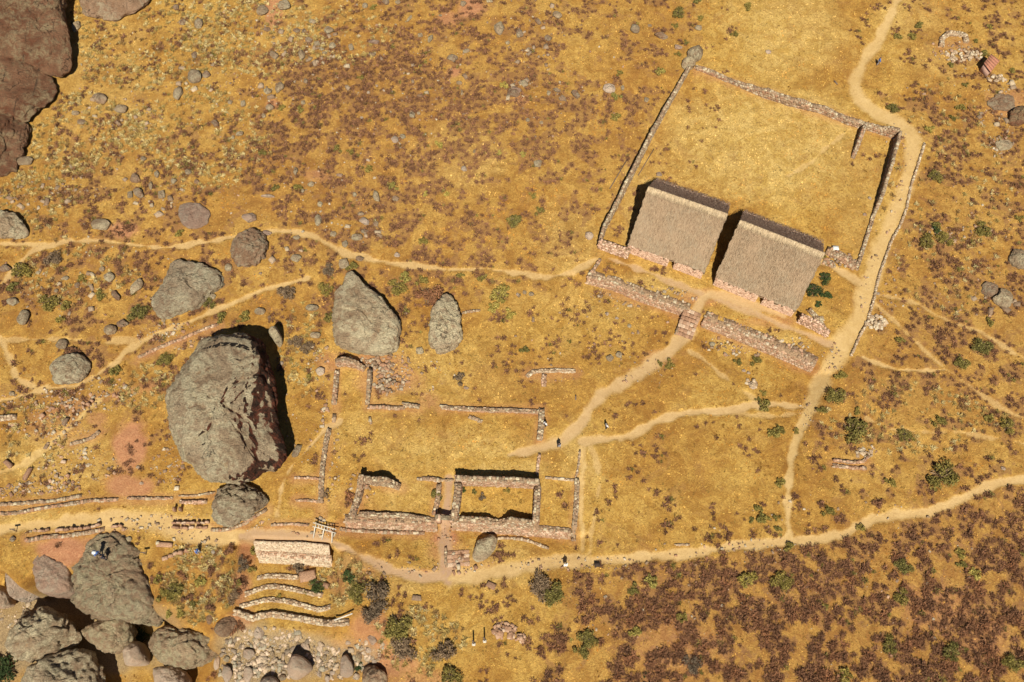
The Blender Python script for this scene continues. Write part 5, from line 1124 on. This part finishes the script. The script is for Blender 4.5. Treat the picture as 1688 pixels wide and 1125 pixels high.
def twig_cloud(n, seed, height=.7, wd=.035, spread=1.0):
    """radiating thin twigs of a dry shrub"""
    r = np.random.default_rng(seed); az = r.uniform(0, 2*np.pi, n); el = r.uniform(.0, 1.0, n); ln = r.uniform(.55, 1.05, n)*(1+.25*np.sin(az*3+seed))
    base = np.stack([r.normal(0, .12, n), r.normal(0, .12, n), np.zeros(n)], 1)
    tip = base+np.stack([np.cos(az)*ln*(1-el*.65)*spread, np.sin(az)*ln*(1-el*.65)*spread, height*(.25+.75*el)*ln], 1)
    mid = (base*.45+tip*.55)+r.normal(0, .06, (n, 3)); s = np.stack([-np.sin(az), np.cos(az), r.normal(0, .4, n)], 1)*wd*r.uniform(.6, 1.5, n)[:, None]
    V_ = np.stack([base, mid-s, tip, mid+s], 1).reshape(-1, 3); V_[:, 2] = np.maximum(V_[:, 2], .0)
    t = np.repeat(r.uniform(.6, 1.3, (n, 1))*np.ones((1, 3)), 4, 0)
    return V_, np.arange(4*n).reshape(n, 4), t
def join(parts):
    o = 0; V_ = []; F_ = []; T_ = []
    for v, f, t in parts: V_.append(v); F_.append(f+o); T_.append(t); o += len(v)
    return np.concatenate(V_), np.concatenate(F_), np.concatenate(T_)
BM = {}
def bush_meshes(kind, big, i):
    key = (kind, big, i)
    if key not in BM:
        n = 900 if big else 320; sz = .085 if big else .13
        v, f, t = leaf_cloud(n, hash(kind) % 1 + i*13+len(kind)*7+big, sz, lumps=13 if big else 7)
        tw = twig_cloud(70 if big else 40, i+40, .85, .022)
        BM[key] = (mesh_np('foliage', v, f, M[kind], col=t), mesh_np('branches', tw[0], tw[1], M['twig'], col=tw[2]), None)
        j = join([(v, f, t), tw]); BM[key] = BM[key][:2]+(mesh_np('bush', j[0], j[1], M[kind], col=j[2]),)
    return BM[key]
BDESC = {'bush': 'olive green', 'dark': 'dark green', 'yell': 'yellow green', 'twig': 'grey brown leafless', 'shrub': 'brown'}
def bush(px, py, r, kind='bush'):
    g = G(px, py); R_ = r*MPP*1.12; big = r >= 11; fo, br, one = bush_meshes(kind, big, random.randrange(3))
    size = 'large' if r >= 15 else 'medium' if r >= 10 else 'small' if r >= 7 else 'tiny'
    e = empty('bush', g, random.uniform(0, 6.28)) if big else link('bush', one, None, g)
    tag(e, autolabel('%s %s bush' % (size, BDESC[kind]), px, py), 'bush', 'bushes dotted over the hillside')
    e.rotation_euler = (0, 0, random.uniform(0, 6.28)); e.scale = (R_, R_*random.uniform(.85, 1.1), R_*random.uniform(.8, 1.05))
    if big: link('foliage', fo, e); link('branches', br, e)
    occ_poly([(g[0]+R_*.6*math.cos(t), g[1]+R_*.6*math.sin(t)) for t in np.linspace(0, 6.28, 8)], 0)
BUSHES = """1479 62 8 b;1515 44 9 d;1503 61 8 b;1471 182 11 b;1532 213 9 y;1582 179 9 d;1570 196 7 b;1540 294 12 b;1542 376 10 b;1680 360 8 d;1626 91 10 b;1591 140 6 d;1567 108 6 b;1608 69 5 b;1630 45 6 b;1668 118 6 b
1120 24 13 b;1149 5 8 b;1232 13 10 d;1210 59 8 b;1154 32 7 b;1112 44 7 b;1130 71 6 b;1117 91 6 b;1087 120 9 y;1021 123 7 b;1017 160 9 y;1014 195 9 b;877 324 7 b;889 351 9 b;848 366 12 b;862 255 6 y
594 130 7 b;464 179 7 b;496 182 8 b;432 253 7 b;558 247 8 b;577 252 7 b;609 280 8 b;724 240 9 y;830 142 8 y;454 311 7 b;491 311 8 b;650 309 9 y;702 321 6 y;737 321 5 y;824 253 6 y;616 14 8 b
543 446 11 t;538 477 12 b;542 525 9 b;580 441 10 b;474 483 14 t;656 475 15 b;668 460 10 y;695 466 10 b;707 490 20 s;487 564 11 t;508 576 11 t;827 488 16 y;813 509 10 y;839 519 10 y;697 399 8 b;847 367 11 b;759 627 10 t;509 623 6 d;793 461 6 b;759 456 7 b
88 428 14 t;37 451 16 b;22 475 10 d;83 500 16 b;101 529 8 b;110 505 9 b;137 461 8 b;167 488 10 b;230 519 15 b;344 502 11 b;297 387 8 b;274 595 12 b;192 613 9 b;404 524 9 b;365 525 10 b;118 585 13 s
864 578 8 d;1102 601 9 d;1088 600 6 b;1215 598 7 b;1245 598 9 b;1257 649 6 b;1249 660 5 b;1259 671 10 b;1274 715 10 b;938 564 4 b;1358 461 11 k;1341 483 13 k;1361 488 10 k;1349 502 6 k;1339 452 5 k;1357 422 6 b
1385 620 10 b;1375 654 15 b;1354 677 8 b;1283 713 10 b;1405 711 19 b;1491 721 11 b;1547 698 10 b;1616 573 16 d;1584 600 12 b;1542 379 9 d;1528 400 14 b;1555 397 14 d;1582 444 6 d;1631 532 8 d;1658 704 12 d;1630 691 8 b;1483 563 8 b;1413 679 7 b;1620 380 14 b
287 976 12 d;270 983 10 b;322 995 7 b;7 1106 22 k;-8 1118 16 k;233 1050 13 k;575 953 9 k;623 985 20 t;612 1012 15 t;601 963 6 b;656 1035 19 b;666 1069 17 t;731 1073 16 t;744 1118 14 d;493 936 9 t;523 966 11 d;589 978 13 b;719 818 9 b;536 814 8 t;574 818 9 s;574 828 7 s;592 1099 6 k
892 968 17 t;911 981 16 b;968 1056 14 b;957 1076 10 b;1232 958 13 y;1043 971 9 b;1073 958 10 y;1046 1042 9 y;1255 855 8 b;1238 858 5 b;1140 1093 12 t;1063 1113 4 k;1249 840 7 b;1124 1019 8 b;1549 786 23 b;1467 796 9 b;1364 846 9 b;1447 828 10 s;1285 797 8 b;1260 858 8 b;1280 853 6 b;1282 873 6 b;1299 902 8 b;1417 870 7 b
1488 934 12 b;1582 912 8 b;1584 931 8 b;1288 961 15 b;1486 985 11 b;1467 1064 12 b;1569 1076 12 b;1667 1093 13 b;1393 1113 10 b;1606 946 9 y;794 819 6 t;782 812 4 b;764 809 4 k;835 810 5 b;378 905 9 s;400 930 12 t;420 905 9 b;402 960 10 s;385 985 11 t;350 1000 9 s;500 895 1 b;1312 712 5 b;300 1010 8 b;390 1035 12 s;415 940 7 b
330 960 8 y;300 950 8 s;262 955 7 b;350 945 8 s;280 1012 7 y;310 985 8 s;460 985 4 b;503 978 4 b;438 918 4 b"""
KM = {'b': 'bush', 'd': 'dark', 'y': 'yell', 't': 'twig', 's': 'shrub', 'k': 'dark'}
for ln in BUSHES.replace('\n', ';').split(';'):
    a = ln.split(); 
    if float(a[2]) >= 3: bush(float(a[0]), float(a[1]), float(a[2]), KM[a[3]] if not (a[3] == 'd') else random.choice(['bush', 'dark', 'bush']))
# ---- dry brown shrubs: many; the largest 300 singly, the rest as one mass
def place_shrubs():
    cell = .62; xs = np.arange(-97, 97, cell); ys = np.arange(-52, 71, cell); X, Y = np.meshgrid(xs, ys)
    X = (X+RNG.uniform(-.42, .42, X.shape)).ravel(); Y = (Y+RNG.uniform(-.42, .42, Y.shape)).ravel()
    Z = look(GZ, X, Y); px, py = PX(X, Y, Z)
    s = look(LS, X, Y); cl = clump(X, Y)
    p = shrub_p(s); thr = shrub_thr(p)
    keep = (cl > thr) & (RNG.random(len(X)) < .50+.36*p) & (p > .03) & (look(LP, X, Y) < .25) & (look(LG, X, Y) < .4) & (~look(OCC, X, Y))
    keep &= (px > -170) & (px < 1860) & (py > -110) & (py < 1240)
    inner = (px > 6) & (px < 1682) & (py > 6) & (py < 1119)
    X, Y, Z, px, py, p, cl, thr, inner = [a[keep] for a in (X, Y, Z, px, py, p, cl, thr, inner)]
    r = (.30+.34*RNG.random(len(X))**1.6)*(1+.45*np.clip((py-700)/400, 0, 1)*(px > 850)+.1*(px < 850))*(.85+1.0*np.clip(cl-thr, 0, .3))
    return X, Y, Z, px, py, r, inner
SX, SY, SZ, SPX, SPY, SR, SIN = place_shrubs()
print('shrubs', len(SX))
order = np.argsort(-SR*(1+.001*(SPY))*SIN)
SVM = []
for i in range(6):
    tw = twig_cloud(70, 100+i, .75, .045); lf = leaf_cloud(70, 200+i, .10, .55, lumps=8, shell=.2)
    SVM.append(join([tw, lf]))
shm = [mesh_np('dry_shrub', v, f, M['shrub'], col=t) for v, f, t in SVM]
for k in order[:300]:
    o = link('dry_shrub', shm[k % 6], None, (SX[k], SY[k], SZ[k]))
    o.scale = (SR[k],)*3; o.rotation_euler = (0, 0, RNG.uniform(0, 6.28))
    l = autolabel('dry brown shrub', SPX[k], SPY[k], ('broad dry brown shrub',) if SR[k] > .8 else ('low dry brown shrub',))
    tag(o, l, 'shrub', 'dry brown shrubs of the scrubland')
def merged(name, label, tmpl, X, Y, Z, R_, mat, tint=None, zs=1.0, parent=None):
    V_ = []; F_ = []; T_ = []; off = 0; n = len(X); ch = RNG.integers(0, len(tmpl), n); a = RNG.uniform(0, 6.28, n)
    for j, (v, f, t) in enumerate(tmpl):
        m = np.where(ch == j)[0]
        if not len(m): continue
        c, s = np.cos(a[m])[:, None], np.sin(a[m])[:, None]; r = R_[m][:, None]
        vx = v[None, :, 0]*c-v[None, :, 1]*s; vy = v[None, :, 0]*s+v[None, :, 1]*c
        P = np.stack([vx*r+X[m][:, None], vy*r+Y[m][:, None], v[None, :, 2]*r*zs+Z[m][:, None]], -1).reshape(-1, 3)
        tt = np.broadcast_to(t[None], (len(m), *t.shape)).copy()
        tt *= (tint[m][:, None, :] if tint is not None else RNG.uniform(.7, 1.25, (len(m), 1, 1)))
        V_.append(P); T_.append(tt.reshape(-1, 3)); F_.append((f[None]+len(v)*np.arange(len(m))[:, None, None]).reshape(-1, f.shape[1])+off); off += len(P)
    o = link(name, mesh_np(name, np.concatenate(V_), np.concatenate(F_), mat, col=np.concatenate(T_)), parent)
    return tag(o, label, None, None, 'stuff')
rest = order[300:]
SVL = [join([twig_cloud(34, 300+i, .7, .06), leaf_cloud(34, 320+i, .13, .5, lumps=6, shell=.2)]) for i in range(8)]
merged('dry_scrub', 'mass of low dry brown scrub covering the slopes', SVL, SX[rest], SY[rest], SZ[rest], SR[rest], M['shrub'])
# green tints inside the scrub
gm = RNG.random(len(rest)) < .05
gx_ = SX[rest][gm]+.5; merged('green_scrub', 'small olive green plants growing among the dry scrub', SVL, gx_, SY[rest][gm], SZ[rest][gm], SR[rest][gm]*.9, M['bush'])
# ---- dry grass tufts
def place_grass(n):
    X = RNG.uniform(-97, 97, n); Y = RNG.uniform(-52, 71, n); Z = look(GZ, X, Y); px, py = PX(X, Y, Z)
    k = (px > -120) & (px < 1810) & (py > -90) & (py < 1210) & (look(LP, X, Y) < .35) & (look(LR, X, Y) < .55) & (look(LG, X, Y) < .35) & (~look(OCC, X, Y)); k &= RNG.random(n) < (.35+1.2*(fbm(X, Y, 3, 91, 3)-.2))
    return X[k], Y[k], Z[k], look(LS, X, Y)[k], look(LB, X, Y)[k]
X, Y, Z, s_, b_ = place_grass(150000)
print('tufts', len(X))
GT = []
for i in range(5):
    r = np.random.default_rng(900+i); n = 6; az = r.uniform(0, 6.28, n); ln = r.uniform(.6, 1.1, n)
    b0 = np.stack([r.normal(0, .15, n), r.normal(0, .15, n), np.zeros(n)], 1); tip = b0+np.stack([np.cos(az)*ln, np.sin(az)*ln, r.uniform(.35, .9, n)], 1)
    sd_ = np.stack([-np.sin(az), np.cos(az), np.zeros(n)], 1)*.16
    GT.append((np.stack([b0-sd_, b0+sd_, tip], 1).reshape(-1, 3), np.arange(3*n).reshape(n, 3), np.ones((3*n, 3))*np.repeat(r.uniform(.85, 1.12, n), 3)[:, None]))
base = np.array([.56, .34, .085]); br_ = np.array([.72, .50, .17]); oc = np.array([.44, .22, .06])
tint = base*(1-b_[:, None])+br_*b_[:, None]; tint = tint*(1-.55*s_[:, None])+oc*.55*s_[:, None]
f1_ = fbm(X, Y, 1.1, 131, 4); f2_ = fbm(X, Y, 4.5, 151, 3); tint = tint*(RNG.uniform(.72, 1.05, len(X))*(.40+1.15*sst(f1_, .25, .72)))[:, None]
tint = tint*(1-.35*sst(f2_, .52, .66)[:, None]*np.array([.5, 1.0, 1.5]))
kp = RNG.random(len(X)) < .62; X, Y, Z, tint = X[kp], Y[kp], Z[kp], tint[kp]
merged('dry_grass', 'dry golden grass tufts covering the hillside', GT, X, Y, Z, RNG.uniform(.10, .26, len(X)), M['grass'], tint=tint)
# ---- coarse tussock grass on the rough slope at upper left and along the gullies
TB = [(230,60,190,90,900),(420,60,120,70,500),(130,220,120,70,520),(330,230,120,90,420),(60,330,70,50,160),(560,60,90,50,160),(120,450,110,60,160),(330,960,60,70,260),(560,960,60,40,160),(690,1060,80,60,160),(60,720,60,70,90),(1560,330,110,200,260),(1500,690,160,60,160),(240,640,60,40,90),(500,580,40,80,90)]
tp = np.concatenate([np.stack([bx+rx*np.sqrt(RNG.random(n_))*np.cos(t_), by+ry*np.sqrt(RNG.random(n_))*np.sin(t_)], 1) for bx, by, rx, ry, n_ in TB for t_ in [RNG.uniform(0, 6.28, n_)]])
P = G(tp[:, 0], tp[:, 1]); kp = ~look(OCC, P[:, 0], P[:, 1]) & (look(LP, P[:, 0], P[:, 1]) < .2) & (look(LG, P[:, 0], P[:, 1]) < .3); P = P[kp]
TT = [twig_cloud(46, 700+i, .95, .05) for i in range(5)]
tc_ = np.array([(.60,.44,.17),(.50,.34,.11),(.42,.30,.10),(.34,.20,.07),(.66,.52,.24)])[RNG.integers(0, 5, len(P))]*RNG.uniform(.8, 1.1, (len(P), 1))
merged('tussock_grass', 'coarse tussocks of bleached grass on the rough slopes', TT, P[:, 0], P[:, 1], P[:, 2], RNG.uniform(.28, .62, len(P)), M['grass'], tint=tc_)
# ---- loose small stones: riverbed, rubble fields, scattered
def scatter_stones(name, label, blobs, palette, smin, smax, pw=3.2):
    C = []; 
    for px, py, rx, ry, n in blobs:
        a = RNG.uniform(0, 6.28, n); r = np.sqrt(RNG.random(n)); C.append(np.stack([px+rx*r*np.cos(a), py+ry*r*np.sin(a)], 1))
    C = np.concatenate(C); P = G(C[:, 0], C[:, 1]); k = ~look(OCC, P[:, 0], P[:, 1]); P = P[k]; n = len(P)
    s = smin+(smax-smin)*RNG.random(n)**pw; S = np.stack([s*RNG.uniform(.8, 1.4, n), s*RNG.uniform(.6, 1, n), s*RNG.uniform(.4, .75, n)], 1); P[:, 2] += S[:, 2]*.35
    o = link(name, stones_mesh(name, P, yaw_axes(RNG.uniform(0, 6.28, n), .2), S, pal(n, palette), .3)); return tag(o, label, kind='stuff')
scatter_stones('river_gravel', 'countless grey and tan stones of the dry riverbed', [(470,1085,90,35,800),(400,1075,40,40,420),(560,1095,60,26,400),(610,1075,30,25,120),(420,1105,60,25,420),(30,1010,40,30,200),(450,1050,60,16,160)], 'river', .05, .36, 7)
scatter_stones('loose_rubble', 'loose reddish and grey rubble of the tumbled walls', [(70,815,80,22,420),(60,680,80,40,260),(150,650,80,30,200),(130,770,70,26,120),(120,725,50,26,120),(300,555,80,22,200),(275,770,30,30,90),(300,700,30,50,60),
 (640,610,40,40,260),(600,600,50,12,160),(600,800,30,22,60),(650,870,80,8,140),(840,872,90,8,120),(1060,490,90,18,150),(1250,570,90,20,160),(1350,540,16,16,60),(750,930,40,20,80),(1385,430,30,12,90),(545,740,16,90,140),(400,860,50,14,80),(110,880,70,9,140),(1570,80,34,24,160),(1650,240,20,14,60),(1430,745,16,10,50),(1570,385,70,14,60),(530,620,30,60,60),(920,615,40,14,90),(320,900,40,20,40),(520,870,50,16,90)], 'mix', .06, .26)
scatter_stones('rock_litter', 'flat weathered bedrock pieces showing through the upper scrub', [(60,320,60,30,60),(190,190,90,30,50),(330,130,50,50,40),(505,70,55,45,60),(450,150,40,20,24),(885,60,50,60,50),(860,150,30,20,24),(600,385,40,18,24),(280,330,60,30,40),(150,300,60,30,40),(700,130,90,60,40),(560,100,60,50,30),(1650,180,40,50,60),(1640,490,40,30,30),(100,480,80,40,40),(450,430,60,30,20)], 'litter', .08, .5, 4.5)
scatter_stones('scattered_pebbles', 'small pale stones scattered through the grass and scrub', [(1440,480,22,60,70),(1490,280,14,60,50),(1370,590,22,30,40),(1330,680,16,30,30),(1060,612,50,30,40),(930,930,140,12,80),(1200,903,140,10,60),(660,940,70,14,50),(300,865,160,18,140),(735,880,16,50,50),(300,150,200,150,260),(550,150,200,160,420),(850,120,200,120,200),(500,330,150,60,120),(150,450,150,80,120),(1560,330,120,240,160),(1400,960,280,150,200),(1000,550,160,60,60),(500,650,40,120,80),(1080,1000,150,100,80),(700,620,60,30,50),(1470,400,10,150,60)], 'mix', .05, .19)
print('objects', len(bpy.data.objects), 'polys', sum(len(o.data.polygons) for o in bpy.data.objects if o.type == 'MESH'))
